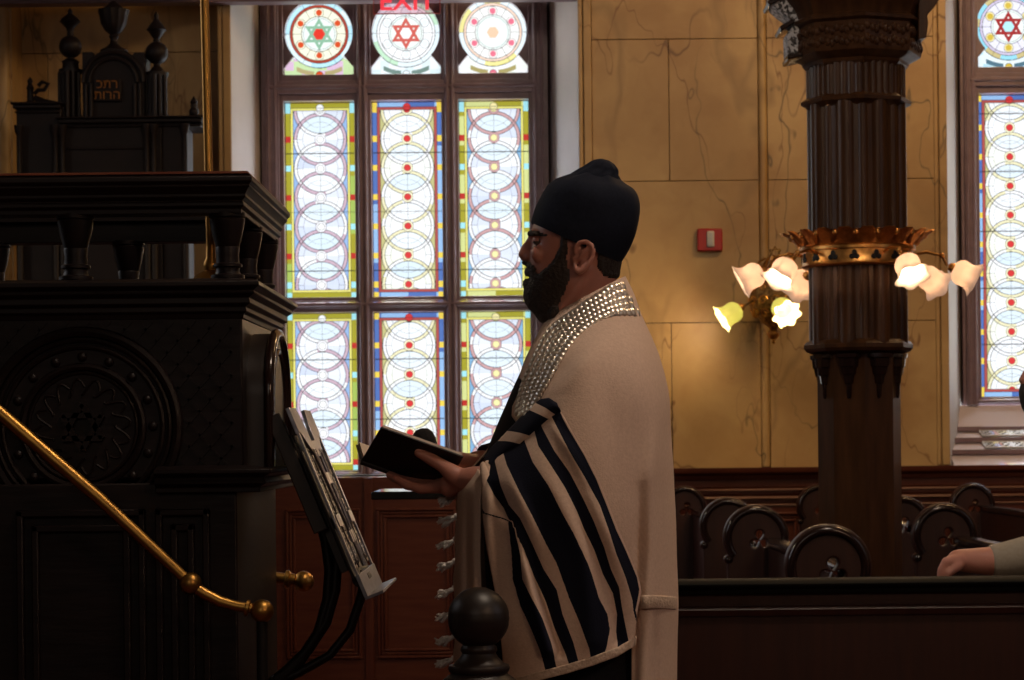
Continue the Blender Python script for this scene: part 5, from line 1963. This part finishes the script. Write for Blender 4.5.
FK = 1.7
FOLDS = [([(606, 335), (585, 365), (562, 395)], .006, 9), ([(622, 322), (640, 370), (652, 440), (655, 520)], .007, 12), ([(657, 400), (650, 480), (647, 560), (643, 690)], .013, 8), ([(641, 480), (640, 560), (636, 640), (634, 700)], -.016, 6),
         ([(600, 350), (612, 420), (618, 500)], -.005, 14), ([(668, 430), (671, 520), (672, 600)], -.006, 5), ([(632, 300), (655, 345)], .004, 6), ([(575, 350), (548, 392)], -.004, 7), ([(655, 520), (660, 600), (662, 690)], .006, 6), ([(652, 612), (653, 690)], -.006, 5)]
WFOLDS = [([(506, 502), (519, 540), (530, 590), (548, 650)], .012, 6.5), ([(515, 512), (530, 555), (545, 600), (560, 650)], -.008, 6), ([(492, 480), (500, 500), (512, 530)], -.012, 6), ([(488, 470), (487, 520), (492, 600)], .008, 5), ([(580, 470), (606, 530), (628, 590), (632, 620)], .008, 7),
          ([(560, 470), (590, 540), (612, 600), (618, 640)], -.006, 7), ([(528, 440), (560, 500), (585, 560), (592, 640)], .005, 10), ([(545, 412), (570, 450), (590, 490)], .006, 6), ([(500, 455), (520, 500), (545, 560)], .006, 7)]
FFOLDS = [([(462, 480), (460, 560), (461, 690)], .010, 4), ([(467.5, 480), (468, 690)], -.008, 3.5), ([(474, 478), (474, 560), (476, 690)], .010, 4.5)]


def fold_d(x, y, folds):
    d = np.zeros(np.shape(x))
    for pts, a, w in folds:
        e = edge_dist(x, y, pts, closed=False)
        ya_, yb_ = min(p[1] for p in pts), max(p[1] for p in pts)
        tp = min(70.0, (yb_ - ya_) * .45)
        a = a * np.clip((y - ya_) / tp, 0, 1) * (np.clip((yb_ - y) / tp, 0, 1) if yb_ < 640 else 1)
        d = d + FK * a * np.exp(-(e / w) ** 2)
    return d


def env_world(x, y, off=0.0, folds=FOLDS, e=2.15):
    R, q = env_tq(x, y)
    qq = np.clip(q, 0.0005, 0.9995)
    h = (1 - np.abs(2 * qq - 1) ** e) ** (1 / e)
    dep = R[..., 4] * h + off + fold_d(x, y, folds) * np.clip(h * 1.6, 0, 1)
    Y = YC - dep
    return np.array([P(a, c, d) for a, c, d in zip(np.ravel(x), np.ravel(y), np.ravel(Y))])


def patch(name, m, X, Y, parent, off, folds, uv=None, thick=0.003, drop=None):
    """X, Y: (rows, columns) side view pixels"""
    nr, nc = X.shape
    o_ = off if np.ndim(off) else np.full(X.shape, off)
    w = env_world(X.ravel(), Y.ravel(), o_.ravel(), folds)
    fs = []
    for i in range(nr - 1):
        for j in range(nc - 1):
            if drop is not None and drop[i, j] and drop[i + 1, j] and drop[i, j + 1] and drop[i + 1, j + 1]:
                continue
            fs.append((i * nc + j, i * nc + j + 1, (i + 1) * nc + j + 1, (i + 1) * nc + j))
    mb = MB().add(w, fs)
    o = mb.build(name, m, parent=parent, smooth=180, recalc=False)
    if uv is not None:
        ul = o.data.uv_layers.new(name='weave')
        li = np.empty(len(o.data.loops), np.int32)
        o.data.loops.foreach_get('vertex_index', li)
        ul.data.foreach_set('uv', np.stack([uv[0].ravel()[li], uv[1].ravel()[li]], -1).astype(np.float32).ravel())
    md = o.modifiers.new('cloth', 'SOLIDIFY')
    md.thickness = thick
    md.offset = 0
    return o


# main cloth: from the front edge over the shoulder and round the back to the far front
fb = [(318, 0.0), (330, 0.0), (362, 0.0), (400, 0.02), (418, 0.06), (440, 0.2), (480, 0.3), (560, 0.55), (612, 0.76), (640, 0.80), (680, 0.80), (880, 0.80)]
cols, rws = 90, 200
verts, near = [], []
mbm = MB()
for i in range(rws):
    t = i * (len(ENV) - 1) / (rws - 1) * 0.93
    k = min(int(t), len(ENV) - 2)
    R = ENV[k] * (1 - t + k) + ENV[k + 1] * (t - k)
    q0 = np.interp(R[1], [a for a, _ in fb], [c for _, c in fb])
    th0 = math.acos(1 - 2 * q0)
    th = np.linspace(th0, 2 * PI - 0.15, cols)
    q = 0.5 - 0.5 * np.cos(th)
    x, y = R[0] + (R[2] - R[0]) * q, R[1] + (R[3] - R[1]) * q
    fd = fold_d(x, y, FOLDS)
    for a in range(cols):
        s = math.sin(th[a])
        h = abs(s) ** (2 / 2.15)
        if s >= 0:
            Y = YC - (R[4] * h + fd[a] * min(1, 1.6 * h))
            w = P(x[a], y[a], Y)
        else:
            Y = YC + R[5] * h
            w = P(x[a], y[a], YC)
            w[1] = Y
        verts.append(w)
mbm.add(verts, [(i * cols + j, i * cols + j + 1, (i + 1) * cols + j + 1, (i + 1) * cols + j) for i in range(rws - 1) for j in range(cols - 1)])
sh = mbm.build('prayer_shawl', 'wool', parent=man, smooth=180, recalc=False)
md = sh.modifiers.new('cloth', 'SOLIDIFY')
md.thickness = .003
md.offset = -1

# striped wing thrown over the arm
BND = [  # pairs: left and right edge of every black band, top to bottom, (y, x)
    [(400, 455), (500, 477), (513, 484), (518, 500), (521, 509), (553, 512.5), (579, 513.5), (606, 521), (627, 531), (651, 541), (676, 547), (700, 556)],
    [(400, 455.1), (500, 477.1), (513, 485), (518, 502), (522, 513), (540, 518), (556, 521), (579, 523), (598, 532), (619, 542), (643, 550.5), (669, 557), (700, 566)],
    [(455, 482), (480, 487), (495, 494), (508, 504.5), (526, 512), (548, 522.5), (577, 533.5), (603, 546.5), (627, 554.5), (651, 565), (668, 570), (700, 578)],
    [(440, 494), (462, 495.5), (485, 501), (505, 509.5), (518, 520.5), (542, 532), (569, 544), (590, 557), (614, 562.5), (643, 573.5), (664, 579), (700, 588)],
    [(420, 503), (449, 502.5), (465, 507), (491, 519), (520, 534), (545, 546.5), (563, 556.5), (598, 569), (622, 579.5), (648, 589), (661, 591), (700, 598)],
    [(400, 523), (425, 522.5), (441, 525), (462, 533), (486, 549), (512, 562), (533, 573.5), (560, 586), (574, 591.5), (598, 598.5), (614, 607), (630, 609.5), (648, 606), (656, 603), (700, 595)],
    [(400, 532), (425, 533.5), (446, 538.5), (467, 552), (488, 565), (512, 577), (529, 583.5), (550, 594), (574, 602.5), (593, 613), (614, 617), (632, 615.5), (643, 617), (700, 620)],
    [(400, 538), (420, 540), (428, 542.5), (451, 554.5), (473, 570), (499, 583.5), (521, 594), (547, 604.5), (569, 611), (587, 619), (606, 621.5), (622, 624.5), (637, 627.5), (700, 640)],
    [(396, 543), (404, 547), (417, 552), (437, 562), (459, 574), (478, 585), (505, 599.5), (529, 608), (553, 615.5), (577, 625), (600, 632), (612, 633.5), (640, 641), (700, 648)],
    [(396, 553), (406, 557), (428, 568), (454, 583.5), (478, 595.5), (502, 605), (528, 614.8), (553, 626), (577, 636), (590, 638.5), (611, 634.5), (640, 642), (700, 650)]]


def band_s(x, y):
    B_ = np.stack([np.interp(y, [p[0] for p in b_], [p[1] for p in b_]) for b_ in BND], -1)
    for i in range(1, B_.shape[-1]):
        B_[..., i] = np.maximum(B_[..., i], B_[..., i - 1] + 0.05)
    s = np.full(x.shape, -0.5)
    for i in range(B_.shape[-1] - 1):
        m_ = (x >= B_[..., i]) & (x < B_[..., i + 1])
        s = np.where(m_, i + (x - B_[..., i]) / (B_[..., i + 1] - B_[..., i]), s)
    s = np.where(x < B_[..., 0], -np.clip((B_[..., 0] - x) / 30, 0.01, .9), s)
    s = np.where(x >= B_[..., -1], 9 + np.clip((x - B_[..., -1]) / 30, 0.01, .9), s)
    return s + 2.0


LE = [(404, 533), (409, 526), (416, 519), (424, 512), (432, 506), (440, 500), (448, 495), (456, 490), (465, 486), (475, 483), (490, 482), (520, 483.5), (550, 487.5), (590, 495), (620, 500), (700, 506)]
RE = [(396, 548), (399, 553), (403, 557), (411, 560.5), (430, 571), (456, 586.5), (480, 598.5), (504, 608), (530, 618), (555, 629), (579, 638.5), (592, 641), (611, 637), (640, 634), (656, 631.5), (700, 630)]
HEM = [(470, 700), (537, 681), (568, 673), (594, 665), (618, 656), (631, 648), (640, 642)]
HEMD = 9.0
nr, nc = 190, 118
v = np.linspace(0, 1, nr)[:, None]
u = np.linspace(0, 1, nc)[None, :]
# parameter rows lean a little so that the top follows the crest of the arm
yl = 452 + (706 - 452) * v
yr = 404 + (706 - 404) * v
Yg = yl + (yr - yl) * (u ** 0.85) + 0 * u
top = np.interp(u * 1.0, [0, .15, .4, .7, .9, 1], [0, -6, -9, -9, -4, 0])
Yg = Yg + top * (1 - v) ** 2
xl_ = np.interp(yl, [a for a, _ in LE], [c for _, c in LE])
xr_ = np.interp(yr, [a for a, _ in RE], [c for _, c in RE])
Xg = xl_ + (xr_ - xl_) * u
hem = np.interp(Xg, [a for a, _ in HEM], [c for _, c in HEM])
drop = Yg >= hem
Yg2 = np.minimum(Yg, hem)
sv = band_s(Xg, Yg2)
hd = (hem - Yg2) - HEMD
offw = 0.010 + 0.012 * np.clip(1 - v / 0.10, 0, 1) * np.ones_like(u) * 0 + 0.004 * np.clip((u - .9) / .1, 0, 1)
offw = offw - 0.030 * np.clip(1 - v / 0.05, 0, 1) ** 2
wing = patch('striped_wing', 'striped', Xg, Yg2, sh, offw, FOLDS[:0] + WFOLDS, uv=(sv, hd), drop=drop)
# woven band along its hem
xs = np.linspace(508, 636, 90)
hy = np.interp(xs, [a for a, _ in HEM], [c for _, c in HEM])
tt = np.linspace(0, 1, 6)[:, None]
patch('hem_band', 'wool_band', np.broadcast_to(xs, (6, 90)).copy() - tt * 0.5, hy[None, :] - HEMD * 1.0 + tt * HEMD * 1.02, sh, 0.0125, WFOLDS, thick=.004)
# turned edge of the cloth over the forearm
cr1 = [(483, 459), (492, 447), (500, 440), (509, 430), (518, 420.5), (527, 411), (534, 404.5), (541, 399.5), (549, 398.5), (556.5, 403.5)]
cr2 = [(492, 466), (498, 458), (507, 452), (519, 446), (528, 438), (537, 430), (545, 423), (552, 417), (557, 413), (561, 411)]
uu = np.linspace(0, 1, 70)
ax_, ay_ = np.interp(uu, np.linspace(0, 1, 10), [p[0] for p in cr1]), np.interp(uu, np.linspace(0, 1, 10), [p[1] for p in cr1])
bx_, by_ = np.interp(uu, np.linspace(0, 1, 10), [p[0] for p in cr2]), np.interp(uu, np.linspace(0, 1, 10), [p[1] for p in cr2])
tt = np.linspace(0, 1, 16)[:, None]
Xf, Yf_ = ax_ + (bx_ - ax_) * tt, ay_ + (by_ - ay_) * tt
so = np.interp(uu[None, :] - 0.16 * (tt - 0.2), [-.2, 0, .18, .26, .34, .36, .60, .62, .72, .735, 1.2], [2.1, 2.3, 2.9, 3.05, 3.95, 4.05, 4.9, 5.1, 5.9, 6.1, 6.9])
roll = 0.018 * np.sin(PI * np.clip(tt, 0, 1)) ** 0.7 + 0.006 + 0 * uu[None, :]
patch('turned_edge', 'striped', Xf, Yf_, sh, roll, WFOLDS, uv=(so, np.ones_like(so)))
# front edge with the tassels
yy = np.linspace(474, 706, 110)[:, None]
u = np.linspace(0, 1, 34)[None, :]
xl_ = np.interp(yy, [474, 482, 492, 505, 530, 560, 600, 640, 706], [470, 463, 458.5, 457.5, 456, 455, 454.5, 454.5, 455])
xr_ = np.interp(yy, [474, 480, 500, 560, 600, 706], [482, 482, 480.5, 480.5, 482, 485])
Xg = xl_ + (xr_ - xl_) * u + np.sin(yy * 0.16) * 0.7 * (1 - u)
Yg = yy - 6 * np.clip((484 - yy) / 10, 0, 1) * np.sin(PI * u) + 0 * u
patch('front_edge', 'wool', Xg, Yg, sh, 0.004, FFOLDS)
# gathered cloth between the wrist and the wing
pts_l = [(470, 470), (484, 463), (491, 470), (497, 484), (504, 505), (506, 520)]
ga = MB()
for off, m_ in ((0, 'a'), (8, 'b')):
    ga.tube([Q(484 + off * .5, 466 - off * .2, -.165), Q(487 + off * .7, 478, -.19), Q(489 + off, 494, -.20), Q(489 + off, 512, -.205), Q(488 + off * .5, 532, -.20)], [.008, .012, .012, .010, .006], n=14, round_ends=True)
ga.build('gathered_folds', 'wool', parent=sh)
# tassels
random.seed(5)
for i, ty in enumerate((499, 520, 543, 565, 592, 616, 640, 662)):
    tm = MB()
    x0 = float(np.interp(ty, [490, 560, 700], [459, 456, 455]))
    Yd = -.01
    tm.sphere(Q(x0 - 1.5, ty - 4, Yd), .0055, n=10)
    for s in range(11):
        L_ = 12 + random.random() * 8
        a = random.uniform(-.5, .5)
        dz = random.uniform(1, 7) + 2
        w_ = random.uniform(1.2, 2.6)
        ph = random.random() * 6
        pts = [Q(x0 - 1 - L_ * t, ty - 4 + dz * t ** 0.8 * 1.2 + w_ * math.sin(t * 9 + ph) * t, Yd + .012 * a * t + .006 * math.sin(t * 8 + ph) * t) for t in np.linspace(0, 1, 9)]
        tm.tube(pts, [.0030] * 6 + [.003, .0026, .0014], n=6)
    tm.build('tassel', 'tassel_wool', parent=sh)
# band round the lower back
xs = np.linspace(636, 676.8, 40)
tt = np.linspace(0, 1, 10)[:, None]
Yb_ = 597 + tt * 13 + 0.03 * (xs[None, :] - 660) - 1.5 * np.sin((xs[None, :] - 636) / 43 * PI)
patch('back_hem', 'wool_band', np.broadcast_to(xs, (10, 40)).copy(), Yb_, sh, 0.004 + 0.004 * np.sin(PI * tt) + 0 * xs[None, :], FOLDS, thick=.004)

# ---- silver collar of overlapping scales
UP = [(622.5, 282), (610, 285), (598, 293.5), (585, 301.5), (572, 311), (560, 319), (549, 327), (541, 338), (530, 361), (521, 382), (516.5, 400), (515.5, 416)]
DN = [(641, 317), (628, 314.5), (615, 314), (600, 319), (586, 328), (575, 339), (565.5, 352), (557, 366), (549, 381), (542, 393), (536, 404), (531, 416)]


def arc(poly, n):
    a = np.array(poly, float)
    d = np.r_[0, np.cumsum(np.hypot(*np.diff(a, axis=0).T))]
    t = np.linspace(0, d[-1], n)
    return np.interp(t, d, a[:, 0]), np.interp(t, d, a[:, 1])


nu, nv = 33, 5
ux, uy = arc(UP, 200)
dx_, dy_ = arc(DN, 200)


def at_(u, v):
    i = np.clip(u, 0, 1) * 199
    X = np.interp(i, np.arange(200), ux), np.interp(i, np.arange(200), uy)
    Z_ = np.interp(i, np.arange(200), dx_), np.interp(i, np.arange(200), dy_)
    return X[0] + (Z_[0] - X[0]) * v, X[1] + (Z_[1] - X[1]) * v


uu, vv = np.meshgrid(np.linspace(0, 1, 120), np.linspace(-.02, 1.02, 14))
cx_, cy_ = at_(uu, vv)
colr = patch('silver_collar', 'wool_band', cx_, cy_, sh, 0.004, FOLDS, thick=.003)
sm = MB()
cu_, cv_, cp_ = [], [], []
for i in range(nu):
    for j in range(nv):
        cu_.append((i + 0.5 * (j % 2) + 0.25) / nu)
        cv_.append((j + 0.5) / nv)
cu_, cv_ = np.array(cu_), np.array(cv_)
e = 0.004
c0x, c0y = at_(cu_, cv_)
W0 = env_world(c0x, c0y, 0.0065, FOLDS)
ax1, ay1 = at_(cu_ + e, cv_)
W1 = env_world(ax1, ay1, 0.0065, FOLDS)
bx1, by1 = at_(cu_, cv_ + 0.03)
W2 = env_world(bx1, by1, 0.0065, FOLDS)
for c, a, b2 in zip(W0, W1, W2):
    du = a - c
    dv = b2 - c
    if np.linalg.norm(du) < 1e-9 or np.linalg.norm(dv) < 1e-9:
        continue
    du /= np.linalg.norm(du)
    dv -= du * np.dot(du, dv)
    dv /= np.linalg.norm(dv)
    n_ = np.cross(du, dv)
    if n_[1] > 0:
        n_ = -n_
    jit = 0.5 * (random.random() - .5)
    n_ = n_ + du * jit + dv * 0.45 * (random.random() - .3)
    n_ /= np.linalg.norm(n_)
    ru, rv = .0088, .0098
    rings = []
    for rr, h in ((1.0, -.001), (.92, .0016), (.62, .0036), (.25, .0044)):
        ring = []
        for q in range(8):
            t = 2 * PI * q / 8
            ring.append(c + du * ru * rr * math.cos(t) + dv * rv * rr * math.sin(t) + n_ * (h - .001 * math.sin(t) * rr))
        rings.append(ring)
    sm.rings(rings)
sm.build('silver_scales', 'scale_silver', parent=sh, smooth=35)

# ------------------------------------------------------------------ prayer book in his hands
yk = kp
SP = np.array((361.0, 461.0, 20.0 / 1.0))     # side view pixels, third number: depth in the same unit
Uv, W1v, W2v = np.array((82.5, 29.5, 10.0)), np.array((20.0, -34.0, -62.0)), np.array((-5.0, -16.0, 80.0))
SP[2] = 0.02 / yk


def bk_(s, t, W, h=0.0, N=None):
    p = SP + Uv * s + W * t
    w = P(p[0], p[1], YC + p[2] * yk)
    return w if N is None else w + N * h


def bnormal(W):
    a, c, d = bk_(0, 0, W), bk_(1, 0, W), bk_(0, 1, W)
    n = np.cross(c - a, d - a)
    n /= np.linalg.norm(n)
    return n if n[2] > 0 else -n


book = thing('book', 'open black prayer book held in the standing man\'s hands', 'book', bk_(.5, .3, W1v))


def slab(mb, W, s0, s1, t0, t1, h0, h1, N):
    q = [bk_(s, t, W, h, N) for h in (h0, h1) for s, t in ((s0, t0), (s1, t0), (s1, t1), (s0, t1))]
    return mb.add(q, [(0, 3, 2, 1), (4, 5, 6, 7), (0, 1, 5, 4), (1, 2, 6, 5), (2, 3, 7, 6), (3, 0, 4, 7)])


cvr, pgs = MB(), MB()
for W in (W1v, W2v):
    N = bnormal(W)
    slab(cvr, W, 0, 1, 0, 1, -.002, .0015, N)
    slab(pgs, W, .02, .98, .04, .97, .0015, .0085, N)
cvr.tube([bk_(0, 0, W1v), bk_(1, 0, W1v)], .007, n=12)
cvr.build('cover', 'book_cover', parent=book, bevel=.0008)
pgs.build('pages', 'paper', parent=book, smooth=0)

# ------------------------------------------------------------------ microphone behind the book
Ymc = 4.78
kmc = Ymc / F
mc = Q(424, 441, Ymc - YC)
sx = PX(520, 600, Ymc)
mic = thing('microphone', 'black foam covered microphone head rising behind the open book', 'microphone', (sx, Ymc, Z0))
MB().lathe([(0.001, 13 * kmc), (6 * kmc, 12 * kmc), (10 * kmc, 8 * kmc), (12 * kmc, 2 * kmc), (12.5 * kmc, -4 * kmc), (12.5 * kmc, -14 * kmc), (8 * kmc, -20 * kmc), (4 * kmc, -22 * kmc)], mc, n=28, axis=(-0.18, 0, 1)).build('windscreen', 'foam', parent=mic)
MB().tube([mc + np.array((0.006, 0, -20 * kmc)), Q(432, 474, Ymc - YC), Q(450, 484, Ymc - YC), Q(480, 500, Ymc - YC), (sx, Ymc, PZ(520, 520, Ymc))], .006, n=10).build('boom', 'dark_metal', parent=mic)
MB().tube([(sx, Ymc, PZ(520, 515, Ymc)), (sx, Ymc, Z0 + 0.02)], .010, n=12).build('stand', 'dark_metal', parent=mic)
MB().lathe([(0.11, 0), (0.11, 0.015), (0.03, 0.025), (0.012, 0.03)], (sx, Ymc, Z0), n=28).build('base', 'dark_metal', parent=mic)

# ------------------------------------------------------------------ man leaning on the partition at the edge
YM = 5.98
km = YM / F


def G(px, py, d=0.0):
    return P(px, py, YM + d)


man2 = thing('person', 'man in a pale short sleeved shirt resting his forearm on the low partition', 'person', (G(1120, 600, -.09)[0], YM - .09, 0))
b2 = MB()
# forearm, wrist bent over the rail, fingers hanging
b2.tube([G(1068, 470, .05), G(1062, 520, 0), G(1052, 556, -.05), G(1010, 562, -.05), G(975, 561, -.06), G(958, 560, -.07)], [.060, .052, .046, .044, .034, .028], n=18, round_ends=True)
for i, (dx, dd) in enumerate(((0, -.032), (0.5, -.011), (1.5, .010), (4, .029))):
    w0 = G(946 + dx, 561.5, -.07 + dd)
    b2.tube([G(960, 561, -.07 + dd * .4), w0], [.022, .0125], n=12, round_ends=True)
    b2.tube([w0, G(941 + dx, 570, -.07 + dd), G(940 + dx, 581, -.065 + dd), G(944 + dx, 590, -.06 + dd)], [.0118, .0105, .0095, .008], n=12, round_ends=True)
b2.tube([G(958, 566, -.10), G(948, 573, -.105), G(945, 583, -.10)], [.014, .0115, .009], n=12, round_ends=True)
tor = [(1072, 428, 1120, 420, .06, .06), (1066, 446, 1140, 440, .13, .13), (1062, 470, 1152, 464, .19, .19), (1066, 520, 1160, 515, .18, .18), (1076, 580, 1166, 578, .16, .16), (1082, 640, 1170, 640, .165, .165), (1090, 690, 1168, 690, .15, .15)]


def loft2(rows, yc, n, nr, e, mb):
    R = crow(rows, n)
    rings = []
    for r in R:
        ring = []
        for q in range(nr):
            a = 2 * PI * q / nr
            c_, s_ = math.cos(a), math.sin(a)
            qq = .5 * (1 - math.copysign(abs(c_) ** (2 / e), c_))
            d_ = math.copysign(abs(s_) ** (2 / e), s_) * r[4]
            w = P(r[0] + (r[2] - r[0]) * qq, r[1] + (r[3] - r[1]) * qq, yc)
            ring.append((w[0], yc - d_, w[2]))
        rings.append(ring)
    return mb.rings(rings)


YM2 = YM - .09
loft2(tor, YM2, 30, 40, 2.2, b2)
hd2 = [(1050, 335, 1078, 332, .03, .03), (1033, 346, 1096, 342, .062, .062), (1026, 362, 1101, 358, .076, .076), (1026, 378, 1100, 378, .077, .077), (1027, 394, 1096, 394, .07, .07), (1030, 406, 1094, 406, .062, .062), (1040, 418, 1096, 418, .056, .056), (1052, 430, 1104, 428, .056, .056), (1062, 444, 1112, 440, .07, .07)]
loft2(hd2, YM2, 30, 40, 2.2, b2)
b2.tube([P(1026, 372, YM2), P(1022.5, 380, YM2), P(1026, 386, YM2)], [.008, .012, .01], n=10, round_ends=True)
for s in (-1, 1):
    b2.sphere(P(1068, 380, YM2) + np.array((0, s * .078, 0)), .024, n=14, sc=(.6, .4, 1.1))
    hx = P(1126, 680, YM2)
    b2.tube([(hx[0], YM2 + s * .09, hx[2]), (hx[0] - .03, YM2 + s * .1, .5), (hx[0], YM2 + s * .1, .1)], [.1, .066, .046], n=16, round_ends=True)
    b2.tube([(hx[0] + .05, YM2 + s * .1, .046), (hx[0] - .06, YM2 + s * .11, .046), (hx[0] - .16, YM2 + s * .115, .034)], [.045, .045, .03], n=14, round_ends=True)
b2.tube([P(1095, 462, YM2) + np.array((0, .14, 0)), P(1100, 520, YM2) + np.array((0, .15, 0)), P(1090, 575, YM2) + np.array((0, .14, 0)), P(1050, 590, YM2) + np.array((0, .09, 0))], [.06, .05, .042, .03], n=16, round_ends=True)
fuse(b2, 'body', 'skin', man2, voxel=.005, smooth_it=3)
st2 = MB()
tor2 = [(a - 5, b_ - 3, c_ + 5, d_ - 3, e_ + .014, f_ + .014) for a, b_, c_, d_, e_, f_ in tor]
loft2(tor2, YM2, 30, 40, 2.2, st2)
st2.tube([G(1070, 462, .08), G(1064, 515, 0), G(1056, 549, -.05), G(1030, 556, -.052), G(1002, 561, -.052), G(990, 562, -.054)], [.082, .070, .060, .054, .047, .044], n=24)
fuse(st2, 'shirt', 'shirt', man2, voxel=.006, smooth_it=3)
hp = P(1126, 680, YM2)
tr2 = MB()
for s in (-1, 1):
    tr2.tube([(hp[0], YM2 + s * .085, hp[2] + .08), (hp[0] - .03, YM2 + s * .1, .5), (hp[0], YM2 + s * .1, .08)], [.125, .085, .068], n=18)
fuse(tr2, 'trousers', 'black_cloth', man2, voxel=.008, smooth_it=2)
h2_ = MB()
loft2([(1046, 330, 1080, 327, .035, .035), (1029, 342, 1101, 338, .07, .07), (1026, 352, 1106, 352, .083, .083), (1052, 372, 1107, 374, .083, .083), (1074, 392, 1102, 394, .073, .073), (1084, 404, 1098, 406, .06, .06)], YM2, 24, 40, 2.2, h2_)
h2_.build('hair', 'hair', parent=man2)
bd2 = MB()
loft2([(1021, 384, 1040, 383, .03, .03), (1019.5, 392, 1062, 390, .062, .062), (1021, 402, 1066, 400, .066, .066), (1025, 412, 1066, 410, .06, .06), (1036, 420, 1062, 418, .04, .04)], YM2, 20, 40, 2.2, bd2)
bd2.build('beard', 'beard_hair', parent=man2)

# ------------------------------------------------------------------ light
w = bpy.data.worlds.new('sky')
S.world = w
w.use_nodes = True
wn_, wl_ = w.node_tree.nodes, w.node_tree.links
bg = wn_['Background']
tc = wn_.new('ShaderNodeTexCoord')
sx_ = wn_.new('ShaderNodeSeparateXYZ')
wl_.new(tc.outputs['Generated'], sx_.inputs[0])
rp_ = wn_.new('ShaderNodeValToRGB')
# sky shaped bright to the sides and above to light the jambs, dimmer ahead
rp_.color_ramp.elements[0].position = 0.80
rp_.color_ramp.elements[0].color = (0.92, 0.95, 1.0, 1)
rp_.color_ramp.elements[1].position = 0.925
rp_.color_ramp.elements[1].color = (0.134, 0.138, 0.142, 1)
wl_.new(sx_.outputs[1], rp_.inputs[0])
wl_.new(rp_.outputs[0], bg.inputs['Color'])
bg.inputs['Strength'].default_value = 6.5


def area(name, loc, aim, sx, sy, col, watts=0.0, portal=False):
    l = bpy.data.lights.new(name, 'AREA')
    l.shape = 'RECTANGLE'
    l.size, l.size_y = sx, sy
    l.color = col
    l.energy = watts
    o = bpy.data.objects.new(name, l)
    o.location = tuple(map(float, loc))
    d = Vector(aim) - Vector(o.location)
    o.rotation_euler = d.to_track_quat('-Z', 'Y').to_euler()
    COL.objects.link(o)
    if portal:
        l.cycles.is_portal = True
    return o


def point(name, loc, watts, col, r=0.05):
    l = bpy.data.lights.new(name, 'POINT')
    l.energy = watts
    l.color = col
    l.shadow_soft_size = r
    o = bpy.data.objects.new(name, l)
    o.location = tuple(map(float, loc))
    COL.objects.link(o)
    return o


for x0, x1, z0 in ((FA0, FA1, 1.2), (FB0, FB1, 1.5)):
    area('window_portal', ((x0 + x1) / 2, YG + 0.09, (z0 + ZTOP) / 2), ((x0 + x1) / 2, 0, (z0 + ZTOP) / 2), x1 - x0, ZTOP - z0, (1, 1, 1), portal=True)
WARM = (1.0, 0.62, 0.30)
for p, s in LIGHTS:
    point('lamp_bulb', p, (3.6 if s == 1 else 10.0) * s, (1.0, 0.66, 0.36), 0.03)
# unseen warm fill points added for the wall, shawl, face and left strip
for loc, wt, cl_ in (((2.6, 9.6, 4.9), 145, WARM), ((3.6, 8.0, 5.4), 60, WARM), ((1.1, 3.7, 5.0), 185, (1.0, 0.80, 0.62)), ((2.0, 1.3, 2.7), 50, (1.0, 0.62, 0.38)), ((-4.6, 9.0, 4.4), 80, (1.0, 0.82, 0.55))):
    point('warm_fill', loc, wt, cl_, 0.25)
# unseen soft fill panels added at the right, at the left and behind us
area('soft_fill', (5.6, 3.0, 3.6), (0.2, 4.6, 1.5), 2.0, 3.0, (0.95, 0.88, 0.95), 13)
area('soft_fill', (-5.8, 6.6, 3.4), (0.2, 4.4, 1.2), 1.8, 2.8, (0.95, 0.95, 1.0), 55)
area('soft_fill', (-1.0, -3.6, 3.8), (0.5, 5.0, 1.3), 3.0, 2.5, (1.0, 0.84, 0.70), 24)

# the sun, high outside the wall, falling steeply through the coloured glass
sl_ = bpy.data.lights.new('sun', 'SUN')
sl_.energy = 7.0
sl_.angle = math.radians(0.6)
sl_.color = (1.0, 0.96, 0.92)
so_ = bpy.data.objects.new('sun', sl_)
so_.rotation_euler = Vector((0.0, -0.66, -0.85)).to_track_quat('-Z', 'Y').to_euler()
so_.location = (-6, 18, 14)
COL.objects.link(so_)

S.view_settings.view_transform = 'Standard'
S.view_settings.look = 'None'
S.view_settings.exposure = 0.0
S.view_settings.gamma = 1.0
S.view_settings.use_curve_mapping = False
S.render.film_transparent = False
c = S.cycles
c.use_denoising = True
c.max_bounces = 8
c.diffuse_bounces = 3
c.glossy_bounces = 4
c.transmission_bounces = 4
c.transparent_max_bounces = 12
c.sample_clamp_indirect = 4.0
c.caustics_reflective = False
c.caustics_refractive = False
